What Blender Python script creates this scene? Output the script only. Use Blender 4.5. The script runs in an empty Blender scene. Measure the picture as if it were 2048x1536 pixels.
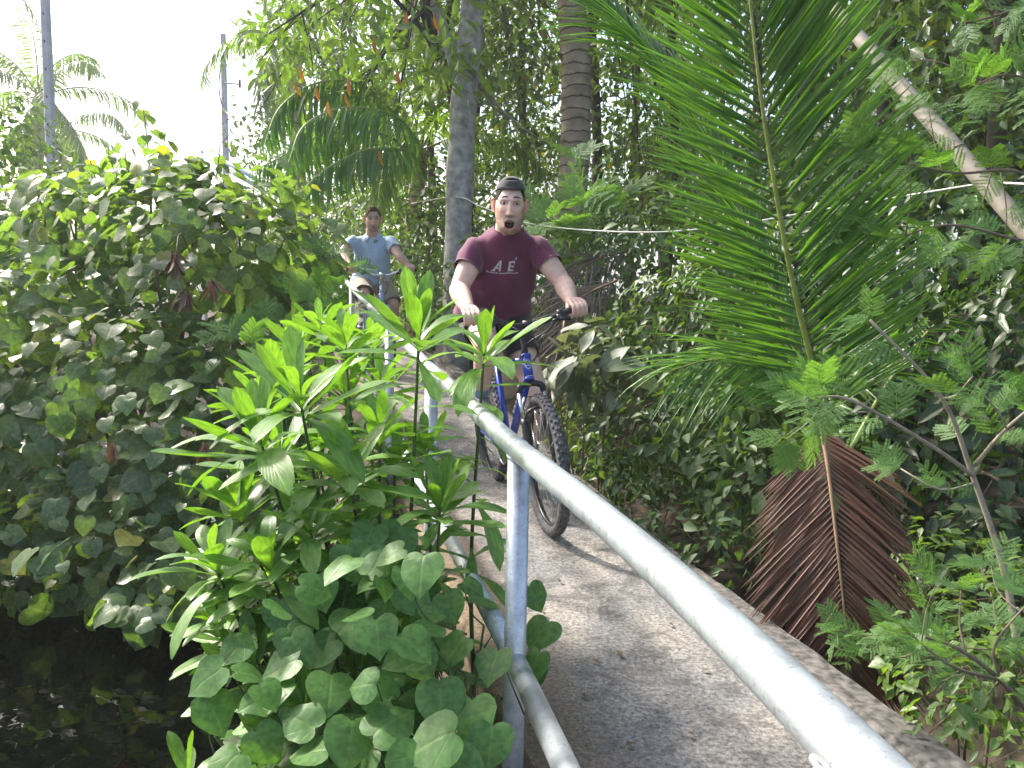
import bpy, bmesh, math, random
import numpy as np
from mathutils import Matrix, Vector, noise
from mathutils.bvhtree import BVHTree

rng = np.random.default_rng(11)
S = bpy.context.scene
COL = S.collection
PI = math.pi

# ------------------------------------------------------------------ camera
CAM_H, PITCH, ROLL, FPX = 1.145, math.radians(6.5), math.radians(1.1), 1600.0
fw = np.array([0, math.cos(PITCH), -math.sin(PITCH)])
r0 = np.array([1.0, 0, 0]); u0 = np.array([0, math.sin(PITCH), math.cos(PITCH)])
rt = r0*math.cos(ROLL) + u0*math.sin(ROLL)
up = u0*math.cos(ROLL) - r0*math.sin(ROLL)
CAM = np.array([0, 0, CAM_H])
cam_d = bpy.data.cameras.new('camera')
cam = bpy.data.objects.new('camera', cam_d); COL.objects.link(cam)
cam_d.sensor_width = 36; cam_d.lens = 36*FPX/2048
cam_d.clip_start = 0.05; cam_d.clip_end = 800
m = Matrix.Identity(4)
for i in range(3):
    m[i][0], m[i][1], m[i][2], m[i][3] = rt[i], up[i], -fw[i], CAM[i]
cam.matrix_world = m
S.camera = cam

# ------------------------------------------------------------------ light
SUN_EL, SUN_AZ = math.radians(43), math.radians(-56)      # azimuth from +Y, negative = left
sun_dir = np.array([math.sin(SUN_AZ)*math.cos(SUN_EL), math.cos(SUN_AZ)*math.cos(SUN_EL), math.sin(SUN_EL)])
W = bpy.data.worlds.new('World'); S.world = W; W.use_nodes = True
nt = W.node_tree
bg = nt.nodes['Background']
sky = nt.nodes.new('ShaderNodeTexSky'); sky.sky_type = 'NISHITA'; sky.sun_disc = False
sky.sun_elevation = SUN_EL; sky.sun_rotation = SUN_AZ
sky.air_density = 1.0; sky.dust_density = 5.0; sky.ozone_density = 1.0
nt.links.new(sky.outputs[0], bg.inputs[0])
bg.inputs[1].default_value = 0.15
sl = bpy.data.lights.new('sun', 'SUN'); sl.energy = 3.0; sl.angle = math.radians(5); sl.color = (1.0, 0.95, 0.86)
so = bpy.data.objects.new('sun', sl); COL.objects.link(so)
so.rotation_euler = Vector(sun_dir).to_track_quat('Z', 'Y').to_euler()
so.location = (-20, 15, 30)
S.view_settings.view_transform = 'Standard'; S.view_settings.look = 'None'
S.view_settings.exposure = 1.45; S.view_settings.gamma = 1.0; S.view_settings.use_curve_mapping = False
S.render.engine = 'CYCLES'
S.cycles.max_bounces = 8; S.cycles.diffuse_bounces = 3; S.cycles.glossy_bounces = 3
S.cycles.transmission_bounces = 4; S.cycles.transparent_max_bounces = 6; S.cycles.volume_bounces = 0
S.cycles.sample_clamp_indirect = 6.0; S.cycles.use_denoising = True

# ------------------------------------------------------------------ helpers
def P(px, py, d):
    """world point seen at photograph pixel (px, py) at camera depth d"""
    return CAM + fw*d + rt*((px-1024)/FPX*d) + up*((768-py)/FPX*d)
def proj(pts):
    q = np.asarray(pts, float) - CAM
    d = q @ fw; dd = np.maximum(d, .01)
    return 1024 + FPX*(q @ rt)/dd, 768 - FPX*(q @ up)/dd, d
def nrm(v):
    v = np.asarray(v, float); n = np.linalg.norm(v, axis=-1, keepdims=True); return v/np.maximum(n, 1e-9)

def mk_mesh(name, V, F, uv=None, smooth=True, col=None):
    me = bpy.data.meshes.new(name)
    V = np.asarray(V, np.float32)
    if isinstance(F, np.ndarray) and F.ndim == 2:
        n, k = F.shape
        me.vertices.add(len(V)); me.vertices.foreach_set('co', V.ravel())
        me.loops.add(n*k); me.loops.foreach_set('vertex_index', F.astype(np.int32).ravel())
        me.polygons.add(n); me.polygons.foreach_set('loop_start', np.arange(0, n*k, k, dtype=np.int32))
        try: me.polygons.foreach_set('loop_total', np.full(n, k, dtype=np.int32))
        except Exception: pass
        me.update(calc_edges=True)
    else:
        me.from_pydata([tuple(v) for v in V.tolist()], [], [tuple(int(i) for i in f) for f in F]); me.update()
    me.validate()
    me.polygons.foreach_set('use_smooth', np.full(len(me.polygons), smooth))
    if uv is not None:
        li = np.empty(len(me.loops), np.int32); me.loops.foreach_get('vertex_index', li)
        ul = me.uv_layers.new(name='UVMap'); ul.data.foreach_set('uv', np.asarray(uv, np.float32)[li].ravel())
    if col is not None:
        at = me.color_attributes.new('tint', 'FLOAT_COLOR', 'POINT')
        c = np.ones((len(V), 4), np.float32); c[:, :3] = col; at.data.foreach_set('color', c.ravel())
    return me

def link(name, me, mat=None, parent=None, M=None):
    o = bpy.data.objects.new(name, me); COL.objects.link(o)
    if mat is not None and me is not None and len(me.materials) == 0: me.materials.append(mat)
    if parent is not None: o.parent = parent
    if M is not None: o.matrix_basis = Matrix(np.asarray(M).tolist()) if not isinstance(M, Matrix) else M
    return o
def tag(o, label=None, cat=None, group=None, kind=None):
    if label: o['label'] = label
    if cat: o['category'] = cat
    if group: o['group'] = group
    if kind: o['kind'] = kind
    return o
def thing(name, loc, label, cat, group=None):
    o = bpy.data.objects.new(name, None); COL.objects.link(o); o.location = [float(v) for v in loc]
    o.empty_display_size = .1
    return tag(o, label, cat, group)

class MB:
    """collects shapes in world coordinates, builds ONE mesh object relative to a parent's origin"""
    def __init__(s): s.v = []; s.f = []; s.uv = []
    def add(s, V, F, uv=None):
        b = len(s.v); s.v += [tuple(map(float, v)) for v in V]; s.f += [tuple(int(i)+b for i in f) for f in F]
        s.uv += [tuple(map(float, t)) for t in uv] if uv is not None else [(0.0, 0.0)]*len(V); return s
    def box(s, c, h, R=None):
        c = np.asarray(c, float); R = np.eye(3) if R is None else np.asarray(R)
        V = [c + R @ (np.array([x, y, z])*h) for x in (-1, 1) for y in (-1, 1) for z in (-1, 1)]
        return s.add(V, [(0,1,3,2),(4,6,7,5),(0,4,5,1),(2,3,7,6),(0,2,6,4),(1,5,7,3)])
    def tube(s, pts, rad, n=8, cap=True, squash=1.0):
        V, F, uv = tube_geo(pts, rad, n, cap, squash); return s.add(V, F, uv)
    def build(s, name, mat, parent=None, smooth=True, origin=None):
        if origin is None: origin = np.array(parent_world(parent)) if parent is not None else np.zeros(3)
        V = np.array(s.v, float) - origin
        me = mk_mesh(name, V, s.f, uv=s.uv, smooth=smooth)
        return link(name, me, mat, parent)
def parent_world(o):
    p = np.zeros(3)
    while o is not None:
        p += np.array(o.location); o = o.parent
    return p
def frames(pts):
    pts = np.asarray(pts, float)
    t = np.gradient(pts, axis=0); t = nrm(t)
    a = np.array([0, 0, 1.0]) if abs(t[0][2]) < .9 else np.array([1.0, 0, 0])
    u = nrm(np.cross(a, t[0])); U = [u]
    for i in range(1, len(pts)):
        u = u - t[i]*np.dot(u, t[i]); u = nrm(u); U.append(u)
    U = np.array(U); Vv = np.cross(t, U); return t, U, Vv
def tube_geo(pts, rad, n=8, cap=True, squash=1.0):
    pts = np.asarray(pts, float); k = len(pts)
    rad = np.full(k, rad, float) if np.isscalar(rad) else np.asarray(rad, float)
    t, U, Vv = frames(pts)
    a = np.linspace(0, 2*PI, n, endpoint=False)
    V = (pts[:, None] + rad[:, None, None]*(np.cos(a)[None, :, None]*U[:, None] + squash*np.sin(a)[None, :, None]*Vv[:, None])).reshape(-1, 3)
    L = np.concatenate([[0], np.cumsum(np.linalg.norm(np.diff(pts, axis=0), axis=1))])
    uv = np.stack([np.tile(a/(2*PI), k), np.repeat(L, n)], 1)
    F = []
    for i in range(k-1):
        for j in range(n):
            j2 = (j+1) % n; F.append((i*n+j, i*n+j2, (i+1)*n+j2, (i+1)*n+j))
    if cap: F.append(tuple(range(n-1, -1, -1))); F.append(tuple((k-1)*n+j for j in range(n)))
    return V, F, uv
def smooth_path(pts, n=24):
    pts = np.asarray(pts, float); k = len(pts)
    if k < 3: return np.array([pts[0]+(pts[-1]-pts[0])*t for t in np.linspace(0, 1, n)])
    ext = np.vstack([2*pts[0]-pts[1], pts, 2*pts[-1]-pts[-2]])
    out = []
    for t in np.linspace(0, k-1-1e-6, n):
        i = int(t); f = t-i; p0, p1, p2, p3 = ext[i], ext[i+1], ext[i+2], ext[i+3]
        out.append(.5*((2*p1)+(-p0+p2)*f+(2*p0-5*p1+4*p2-p3)*f*f+(-p0+3*p1-3*p2+p3)*f**3))
    return np.array(out)

# ---- materials
def nmat(name):
    mt = bpy.data.materials.new(name); mt.use_nodes = True
    t = mt.node_tree; b = t.nodes['Principled BSDF']; return mt, t, b
def N(t, typ, **kw):
    n = t.nodes.new(typ)
    for k, v in kw.items(): setattr(n, k, v)
    return n
def ramp(t, stops, interp='LINEAR'):
    r = N(t, 'ShaderNodeValToRGB'); e = r.color_ramp.elements; r.color_ramp.interpolation = interp
    while len(e) < len(stops): e.new(.5)
    for el, (p, c) in zip(e, stops): el.position = p; el.color = (*c, 1) if len(c) == 3 else c
    return r
def mixc(t, a, b, fac, blend='MIX'):
    n = N(t, 'ShaderNodeMix', data_type='RGBA', blend_type=blend)
    for sock, v in ((n.inputs[6], a), (n.inputs[7], b), (n.inputs[0], fac)):
        if isinstance(v, (tuple, list)): sock.default_value = (*v, 1) if len(v) == 3 else v
        elif isinstance(v, (int, float)): sock.default_value = v
        else: t.links.new(v, sock)
    return n.outputs[2]
def math_n(t, op, a, b=None, c=None):
    n = N(t, 'ShaderNodeMath', operation=op)
    for s_, v in zip(n.inputs, (a, b, c)):
        if v is None: continue
        if isinstance(v, (int, float)): s_.default_value = v
        else: t.links.new(v, s_)
    return n.outputs[0]
def simple(name, col, rough=.5, metal=0.0, nscale=0, namt=.25, bump=0.0, spec=.5, coords='Object', coat=0.0):
    mt, t, b = nmat(name)
    b.inputs['Roughness'].default_value = rough; b.inputs['Metallic'].default_value = metal
    b.inputs['Specular IOR Level'].default_value = spec; b.inputs['Coat Weight'].default_value = coat
    if nscale:
        tc = N(t, 'ShaderNodeTexCoord'); nz = N(t, 'ShaderNodeTexNoise'); nz.inputs['Scale'].default_value = nscale
        nz.inputs['Detail'].default_value = 6; t.links.new(tc.outputs[coords], nz.inputs['Vector'])
        r = ramp(t, [(.3, tuple(c*(1-namt) for c in col)), (.7, tuple(min(1, c*(1+namt)) for c in col))])
        t.links.new(nz.outputs[0], r.inputs[0]); t.links.new(r.outputs[0], b.inputs['Base Color'])
        if bump:
            bp = N(t, 'ShaderNodeBump'); bp.inputs['Strength'].default_value = bump; bp.inputs['Distance'].default_value = .01
            t.links.new(nz.outputs[0], bp.inputs['Height']); t.links.new(bp.outputs[0], b.inputs['Normal'])
    else: b.inputs['Base Color'].default_value = (*col, 1)
    return mt
def leaf_material(name, cols, trans=.4, rough=.38, vein=.25, tint=(1.25, 1.3, .35), mark=None, spec=.5, veins='mid', holes=0.0):
    """leaf blade: per leaf colour, midrib and side veins, mottling, light coming through"""
    mt, t, b = nmat(name)
    oi = N(t, 'ShaderNodeObjectInfo'); ge = N(t, 'ShaderNodeNewGeometry'); uvn = N(t, 'ShaderNodeUVMap')
    rnd = math_n(t, 'FRACT', math_n(t, 'ADD', oi.outputs['Random'], ge.outputs['Random Per Island']))
    k = len(cols); base_c = [c for c in cols if c[0] < c[1]*.95] or cols; old = [c for c in cols if c not in base_c]
    st_ = [(.97*(i+.5)/len(base_c), c) for i, c in enumerate(base_c)]
    if old: st_ += [(.972, base_c[-1]), (.978, old[0])]
    r = ramp(t, st_); t.links.new(rnd, r.inputs[0])
    sep = N(t, 'ShaderNodeSeparateXYZ'); t.links.new(uvn.outputs[0], sep.inputs[0])
    U = math_n(t, 'ABSOLUTE', math_n(t, 'SUBTRACT', sep.outputs[0], .5))
    mid = math_n(t, 'SUBTRACT', 1.0, math_n(t, 'MULTIPLY', U, 22.0)); mid = math_n(t, 'MAXIMUM', mid, 0.0)
    if veins == 'mid': sv = math_n(t, 'ADD', math_n(t, 'MULTIPLY', sep.outputs[1], 55.0), math_n(t, 'MULTIPLY', U, -60.0))
    else:
        ang = math_n(t, 'ARCTAN2', math_n(t, 'SUBTRACT', sep.outputs[0], .5), math_n(t, 'SUBTRACT', sep.outputs[1], .12))
        sv = math_n(t, 'MULTIPLY', ang, 9.0)
    sv = math_n(t, 'POWER', math_n(t, 'MAXIMUM', math_n(t, 'COSINE', sv), 0.0), 14.0 if veins == 'mid' else 30.0)
    v = math_n(t, 'MINIMUM', math_n(t, 'ADD', mid, math_n(t, 'MULTIPLY', sv, .5)), 1.0)
    c = mixc(t, r.outputs[0], (.28, .36, .10), math_n(t, 'MULTIPLY', v, vein))
    nz = N(t, 'ShaderNodeTexNoise'); nz.inputs['Scale'].default_value = 7.0; nz.inputs['Detail'].default_value = 5
    add = N(t, 'ShaderNodeVectorMath', operation='ADD'); t.links.new(uvn.outputs[0], add.inputs[0])
    cmb = N(t, 'ShaderNodeCombineXYZ'); t.links.new(math_n(t, 'MULTIPLY', rnd, 37.0), cmb.inputs[2]); t.links.new(cmb.outputs[0], add.inputs[1])
    t.links.new(add.outputs[0], nz.inputs['Vector'])
    nr = ramp(t, [(.35, (.72, .72, .72)), (.65, (1.15, 1.15, 1.15))]); t.links.new(nz.outputs[0], nr.inputs[0])
    c = mixc(t, c, nr.outputs[0], 1.0, 'MULTIPLY')
    if mark:
        mr = ramp(t, [(.60, (0, 0, 0)), (.68, (1, 1, 1))]); t.links.new(nz.outputs[0], mr.inputs[0])
        c = mixc(t, c, mark, math_n(t, 'MULTIPLY', mr.outputs[0], .7))
    t.links.new(c, b.inputs['Base Color'])
    b.inputs['Roughness'].default_value = rough; b.inputs['Specular IOR Level'].default_value = spec
    bp = N(t, 'ShaderNodeBump'); bp.inputs['Strength'].default_value = .25; bp.inputs['Distance'].default_value = .002
    t.links.new(math_n(t, 'SUBTRACT', nz.outputs[0], v), bp.inputs['Height']); t.links.new(bp.outputs[0], b.inputs['Normal'])
    tr = N(t, 'ShaderNodeBsdfTranslucent'); t.links.new(mixc(t, c, (*tint,), 1.0, 'MULTIPLY'), tr.inputs[0])
    ad = N(t, 'ShaderNodeMixShader'); ad.inputs[0].default_value = trans
    t.links.new(b.outputs[0], ad.inputs[1]); t.links.new(tr.outputs[0], ad.inputs[2])
    out = t.nodes['Material Output']
    t.links.new(ad.outputs[0], out.inputs[0])
    return mt

# ---- leaf templates: base at the origin, blade along +Y (length 1), width along X, face +Z
def strip_leaf(width, n=6, curl=.15, fold=.25, prof=None, wave=0.0, ph=0.0, sag=0.0):
    ys = np.linspace(0, 1, n); V = []; uv = []
    for i, y in enumerate(ys):
        w = width*(prof(y) if prof else math.sin(PI*y)**.7)
        z = -curl*y*y; w = max(w, width*.03)
        yy = y*(1-.35*abs(curl)*y)
        wz = wave*math.sin(9*y+ph)
        V += [(-w/2, yy, z+fold*w/2+wz), (sag*math.sin(PI*y), yy, z), (w/2, yy, z+fold*w/2-wz)]; uv += [(0.5-.5*w/width, y), (.5, y), (.5+.5*w/width, y)]
    F = []
    for i in range(n-1):
        a = 3*i; F += [(a, a+1, a+4), (a, a+4, a+3), (a+1, a+2, a+5), (a+1, a+5, a+4)]
    return np.array(V), np.array(F), np.array(uv)
def heart_leaf(w=1.0, cup=.12, droop=.2, ph=0.0, lob=0.0):
    # outline of a round heart blade, petiole end at y=.10
    half = [(.09, .02), (.22, -.02), (.36, .03), (.46, .14), (.51, .30), (.50, .46), (.445, .60), (.355, .72), (.24, .83), (.11, .93)]
    ys = [.10, .22, .36, .52, .70, .87, 1.03]
    zz = lambda x, y: -droop*y*y + cup*abs(x)*1.1 + .022*math.sin(6*y+5*x+ph) + .015*math.sin(11*y-8*x+2*ph)
    V = [(0, y, zz(0, y)) for y in ys]; uv = [(.5, max(0, y)) for y in ys]; F = []
    for s in (-1, 1):
        o = len(V)
        for i, (x, y) in enumerate(half):
            k = 1+lob*.05*math.sin(i*1.9+ph+s); V.append((s*x*w*k, y, zz(s*x, y))); uv.append((.5+s*x*.95, max(0, y)))
        t = [(0, o, o+1), (0, o+1, 1), (1, o+1, o+2), (1, o+2, o+3), (1, o+3, 2), (2, o+3, o+4), (2, o+4, o+5), (2, o+5, 3), (3, o+5, o+6), (3, o+6, 4), (4, o+6, o+7), (4, o+7, o+8), (4, o+8, 5), (5, o+8, o+9), (5, o+9, 6)]
        F += [f if s < 0 else (f[0], f[2], f[1]) for f in t]
    return np.array(V, float), np.array(F)[:, ::-1].copy(), np.array(uv)
def small_leaf(w=.5, fold=.2, curl=.15):
    V = [(0, 0, 0), (-w*.5, .4, fold*w), (0, .45, -curl*.2), (w*.5, .4, fold*w), (-w*.33, .75, fold*w*.6-curl*.5), (w*.33, .75, fold*w*.6-curl*.5), (0, 1, -curl)]
    F = [(0, 2, 1), (0, 3, 2), (1, 2, 4), (2, 3, 5), (2, 6, 4), (2, 5, 6)]
    uv = [(.5, 0), (0, .4), (.5, .45), (1, .4), (.15, .75), (.85, .75), (.5, 1)]
    return np.array(V, float), np.array(F), np.array(uv)
def tiny_leaf(w=.5, fold=.25):
    V = [(0, 0, 0), (-w*.5, .5, fold*w), (w*.5, .5, fold*w), (0, 1, -.1)]
    return np.array(V, float), np.array([(0, 3, 1), (0, 2, 3)]), np.array([(.5, 0), (0, .5), (1, .5), (.5, 1)])
def pinnate_leaf(pairs=7, leaflets=15, seed=0, droop=.25):
    """bipinnate feathery leaf: rachis along +Y, pairs of pinnae each with two rows of narrow leaflets"""
    r = np.random.default_rng(seed); V = []; F = []; uv = []
    def quad(p, d, n_, l, w):
        s = nrm(np.cross(d, n_)); b = len(V)
        V.extend([p, p+d*l*.5+s*w, p+d*l, p+d*l*.5-s*w]); uv.extend([(.5, 0), (0, .5), (.5, 1), (1, .5)]); F.extend([(b, b+1, b+2), (b, b+2, b+3)])
    def rod(a, c, w):
        s = np.array([w, 0, 0]); b = len(V); V.extend([a-s, a+s, c+s*.5, c-s*.5]); uv.extend([(.5, .5)]*4); F.extend([(b, b+1, b+2), (b, b+2, b+3)])
    def rz(y): return -droop*y*y
    prev = np.array([0, 0, 0.])
    for i in range(pairs):
        y = .22+.78*i/(pairs-1); p = np.array([0, y*.72, rz(y)]); rod(prev, p, .006); prev = p
        L = .46*(1-.35*abs(i/(pairs-1)-.45))
        for s in (-1, 1):
            a = math.radians(62-22*i/(pairs-1)+r.uniform(-6, 6))
            d = nrm(np.array([s*math.sin(a), math.cos(a), r.uniform(-.25, .1)]))
            side = nrm(np.cross(d, [0, 0, 1]))
            for j in range(leaflets):
                f = (j+.6)/leaflets; q = p + d*L*f + np.array([0, 0, -.10*f*f*L])
                l = .098*(1-.5*abs(f-.45)**1.5); 
                for s2 in (-1, 1):
                    dd = nrm(side*s2+d*.45+np.array([0, 0, r.uniform(-.15, .15)])); quad(q, dd, np.array([0, 0, 1.]), l, l*.17)
            b = len(V); e = p+d*L+np.array([0, 0, -.1*L]); V.extend([p, p+side*.006, e]); uv.extend([(.5, .5)]*3); F.append((b, b+1, b+2))
    return np.array(V, float), np.array(F), np.array(uv)

def mats_from(pos, ydir, normal, scale):
    pos = np.atleast_2d(pos); y = nrm(ydir); n = np.asarray(normal, float)
    x = nrm(np.cross(y, n)); z = np.cross(x, y)
    s = np.asarray(scale, float).reshape(-1, 1)
    M = np.zeros((len(pos), 4, 4)); M[:, :3, 0] = x*s; M[:, :3, 1] = y*s; M[:, :3, 2] = z*s; M[:, :3, 3] = pos; M[:, 3, 3] = 1
    return M
def merge_geo(tmpl, M):
    V, F, uv = tmpl; k = len(M); n = len(V)
    VV = np.einsum('kij,nj->kni', M[:, :3, :3], V) + M[:, None, :3, 3]
    FF = F[None] + (np.arange(k)*n)[:, None, None]
    return VV.reshape(-1, 3), FF.reshape(-1, 3), np.tile(uv, (k, 1))
def merged(name, tmpls, M, idx, mat, parent, smooth=True):
    Vs, Fs, Us, b = [], [], [], 0
    for i, t in enumerate(tmpls):
        mm = M[idx == i]
        if len(mm) == 0: continue
        V, F, U = merge_geo(t, mm); Vs.append(V); Fs.append(F+b); Us.append(U); b += len(V)
    if not Vs: return None
    V = np.vstack(Vs) - (parent_world(parent) if parent is not None else 0)
    return link(name, mk_mesh(name, V, np.vstack(Fs), np.vstack(Us), smooth), mat, parent)
def pick(M, length, maxn, min_px, cell=.55):
    """indices of the leaves that show largest and unhidden by their fellows"""
    sc = np.linalg.norm(M[:, :3, 1], axis=1)*length
    c = M[:, :3, 3] + M[:, :3, 1]*.5*length
    px, py, d = proj(c); s = sc*FPX/np.maximum(d, .05)
    ok = (d > .1) & (px > -10) & (px < 2058) & (py > -10) & (py < 1546) & (s > min_px)
    order = np.where(ok)[0]; order = order[np.argsort(d[order])]
    taken = {}; keep = []
    for i in order:
        k = (int(px[i]/(s[i]*cell)), int(py[i]/(s[i]*cell)))
        if taken.get(k, 0) < 1: taken[k] = 1; keep.append(i)
    keep = np.array(keep, int)
    return keep[np.argsort(-s[keep])][:maxn] if len(keep) else keep
def leaves(root, tmpls, M, mat, name='leaf', maxn=300, min_px=10, rest='foliage', mesh_cache=None, idx=None, smooth=True):
    """the leaves that show: each an object sharing its mesh; the rest: one mesh of the plant"""
    M = np.asarray(M); k = len(M)
    if idx is None: idx = rng.integers(0, len(tmpls), k)
    L = parent_world(root)
    sel = pick(M, 1.0, maxn, min_px) if maxn else np.array([], int)
    cache = mesh_cache if mesh_cache is not None else {}
    for i in sel:
        j = int(idx[i])
        if j not in cache:
            cache[j] = mk_mesh(name, *tmpls[j], smooth=smooth); cache[j].materials.append(mat)
        mm = M[i].copy(); mm[:3, 3] -= L
        link(name, cache[j], None, root, mm)
    left = np.ones(k, bool); left[sel] = False
    if left.any():
        o = merged(rest, tmpls, M[left], idx[left], mat, root, smooth)
        if o: tag(o, kind='stuff')
    return cache
def rand_dirs(n): return nrm(rng.normal(size=(n, 3)))
def lumpy(d, seed, amp=.25, freq=1.8):
    return np.array([1+amp*noise.noise(Vector((float(x[0])*freq+seed, float(x[1])*freq, float(x[2])*freq))) * 1.6 for x in d])
# ------------------------------------------------------------------ ground, path, water
UPV = np.array([0, 0, 1.0])
_xy = np.array([(-1.6, .56), (0, .375), (.63, .285), (.97, .226), (1.29, .158), (2.05, -.03), (3.23, -.325), (6, -1.08), (9.4, -2.0), (17, -4.1)])
_gy = np.linspace(-1.6, 17, 400); _gx = np.interp(_gy, _xy[:, 0], _xy[:, 1])
for _ in range(12): _gx[1:-1] = (_gx[:-2]+2*_gx[1:-1]+_gx[2:])/4
def XL(y): return float(np.interp(y, _gy, _gx))
def ZP(y):
    t = min(max((y-3.0)/6.5, 0), 1); return .40*t*t*(3-2*t) if y < 9.5 else .40
PW = .93
def nz3(x, y, z=0): return noise.noise(Vector((float(x), float(y), float(z))))

def concrete():
    mt, t, b = nmat('weathered_concrete')
    tc = N(t, 'ShaderNodeTexCoord')
    def noi(sc, det=8, rough=.6, d=0):
        n = N(t, 'ShaderNodeTexNoise'); n.inputs['Scale'].default_value = sc; n.inputs['Detail'].default_value = det
        n.inputs['Roughness'].default_value = rough; n.inputs['Distortion'].default_value = d
        t.links.new(tc.outputs['Object'], n.inputs['Vector']); return n.outputs[0]
    fine = noi(70, 8, .8); mid = noi(9, 7, .65, .6); big = noi(1.7, 5, .6, .8)
    base = ramp(t, [(.38, (.09, .087, .084)), (.5, (.27, .263, .254)), (.62, (.47, .458, .44))]); t.links.new(fine, base.inputs[0])
    warm = ramp(t, [(.42, (.66, .66, .67)), (.60, (1.22, 1.13, 1.02))]); t.links.new(big, warm.inputs[0])
    c = mixc(t, base.outputs[0], warm.outputs[0], .85, 'MULTIPLY')
    dk = ramp(t, [(.50, (0, 0, 0)), (.60, (1, 1, 1))]); t.links.new(mid, dk.inputs[0])
    c = mixc(t, c, (.06, .058, .056), math_n(t, 'MULTIPLY', dk.outputs[0], .55))
    # mossy brown margin along the railing side (u coordinate of the slab)
    uvn = N(t, 'ShaderNodeUVMap'); sep = N(t, 'ShaderNodeSeparateXYZ'); t.links.new(uvn.outputs[0], sep.inputs[0])
    e = math_n(t, 'ADD', sep.outputs[0], math_n(t, 'MULTIPLY', math_n(t, 'SUBTRACT', mid, .5), .5))
    mr = ramp(t, [(.10, (1, 1, 1)), (.34, (0, 0, 0))]); t.links.new(e, mr.inputs[0])
    soil = ramp(t, [(.35, (.085, .055, .03)), (.65, (.25, .17, .085))]); t.links.new(fine, soil.inputs[0])
    c = mixc(t, c, soil.outputs[0], math_n(t, 'MULTIPLY', mr.outputs[0], .8))
    vo = N(t, 'ShaderNodeTexVoronoi'); vo.inputs['Scale'].default_value = 13; t.links.new(tc.outputs['Object'], vo.inputs['Vector'])
    pit = ramp(t, [(.035, (1, 1, 1)), (.06, (0, 0, 0))]); t.links.new(vo.outputs['Distance'], pit.inputs[0])
    c = mixc(t, c, (.03, .028, .026), math_n(t, 'MULTIPLY', pit.outputs[0], .8))
    t.links.new(c, b.inputs['Base Color']); b.inputs['Roughness'].default_value = .9
    bp = N(t, 'ShaderNodeBump'); bp.inputs['Strength'].default_value = .7; bp.inputs['Distance'].default_value = .008
    t.links.new(math_n(t, 'SUBTRACT', math_n(t, 'ADD', fine, mid), pit.outputs[0]), bp.inputs['Height']); t.links.new(bp.outputs[0], b.inputs['Normal'])
    return mt
M_CONC = concrete()
def ribbon(name, ys, prof, mat, kind='structure'):
    """prof(y) -> list of (x, z, u) across"""
    V = []; F = []; uv = []; k = len(prof(ys[0]))
    for y in ys:
        for (x, z, u) in prof(y): V.append((x, y, z)); uv.append((u, y))
    for i in range(len(ys)-1):
        for j in range(k-1): F.append((i*k+j, i*k+j+1, (i+1)*k+j+1, (i+1)*k+j))
    o = link(name, mk_mesh(name, V, F, uv, smooth=False), mat); o['kind'] = kind; return o
def path_prof(y):
    x0 = XL(y)+.035+.012*nz3(y*5, 2)+.01*nz3(y*17, 5); w = PW; z = ZP(y)
    pr = [(x0+.02, z-.26, 0), (x0-.006, z-.022, 0), (x0+.012, z-.003, .01)]
    for i in range(1, 15):
        u = i/15; pr.append((x0+w*u, z+.005*nz3(u*7, y*4), u))
    pr += [(x0+w, z, 1), (x0+w, z-.26, 1)]
    return pr
ribbon('concrete_path', np.linspace(-1.6, 17, 300), path_prof, M_CONC)
M_KERB = simple('kerb_concrete', (.11, .102, .094), .95, nscale=38, namt=.75, bump=.3)
def kerb_prof(y):
    x1 = XL(y)+.035+PW; z = ZP(y); h = .05+.007*nz3(y*2, 9)+.003*nz3(y*11, 3)
    a = .006*nz3(y*2, 30)+.002*nz3(y*13, 12); w = .13+.015*nz3(y*6, 19)
    return [(x1-.012+a, z-.2, 0), (x1-.004+a, z+h*.75, .2), (x1+.012+a, z+h, .4), (x1+w-.02, z+h*.96, .7), (x1+w, z+h*.7, .8), (x1+w+.03, z-.55, 1)]
ribbon('kerb', np.linspace(-1.6, 17, 420), kerb_prof, M_KERB)

def ground_h(x, y):
    u = x - (XL(y) if y < 17 else XL(17)); zp = ZP(y)
    if u < 0:
        h = np.interp(-u, [0, .12, .5, .9, 7.2, 8.6, 14], [-.30, -.42, -.72, -1.1, -1.1, .1, .5])
        if y > 9: h = h + (0.4-h)*min(1, max(0, (y-9.5)/4))*(1 if u > -30 else .4)
    else:
        h = np.interp(u, [0, 1.15, 1.3, 1.7, 2.4, 3.6, 6, 20], [-.32, -.32, -.5, -.45, -.1, .45, .8, .9]) + zp*.8
    return h + .07*nz3(x*1.3, y*1.3) + .03*nz3(x*4, y*4)
def ground():
    xs = np.concatenate([np.linspace(-400, -14, 18), np.linspace(-12, 9, 106), np.linspace(11, 400, 18)])
    ys = np.concatenate([np.linspace(-60, -3, 8), np.linspace(-2, 18, 101), np.linspace(20, 500, 24)])
    V = [(x, y, ground_h(x, y)) for y in ys for x in xs]; k = len(xs)
    F = [(i*k+j, i*k+j+1, (i+1)*k+j+1, (i+1)*k+j) for i in range(len(ys)-1) for j in range(k-1)]
    mt = simple('soil', (.055, .042, .028), .95, nscale=14, namt=.6, bump=1.0)
    o = link('ground', mk_mesh('ground', V, F), mt); o['kind'] = 'structure'
ground()
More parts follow.
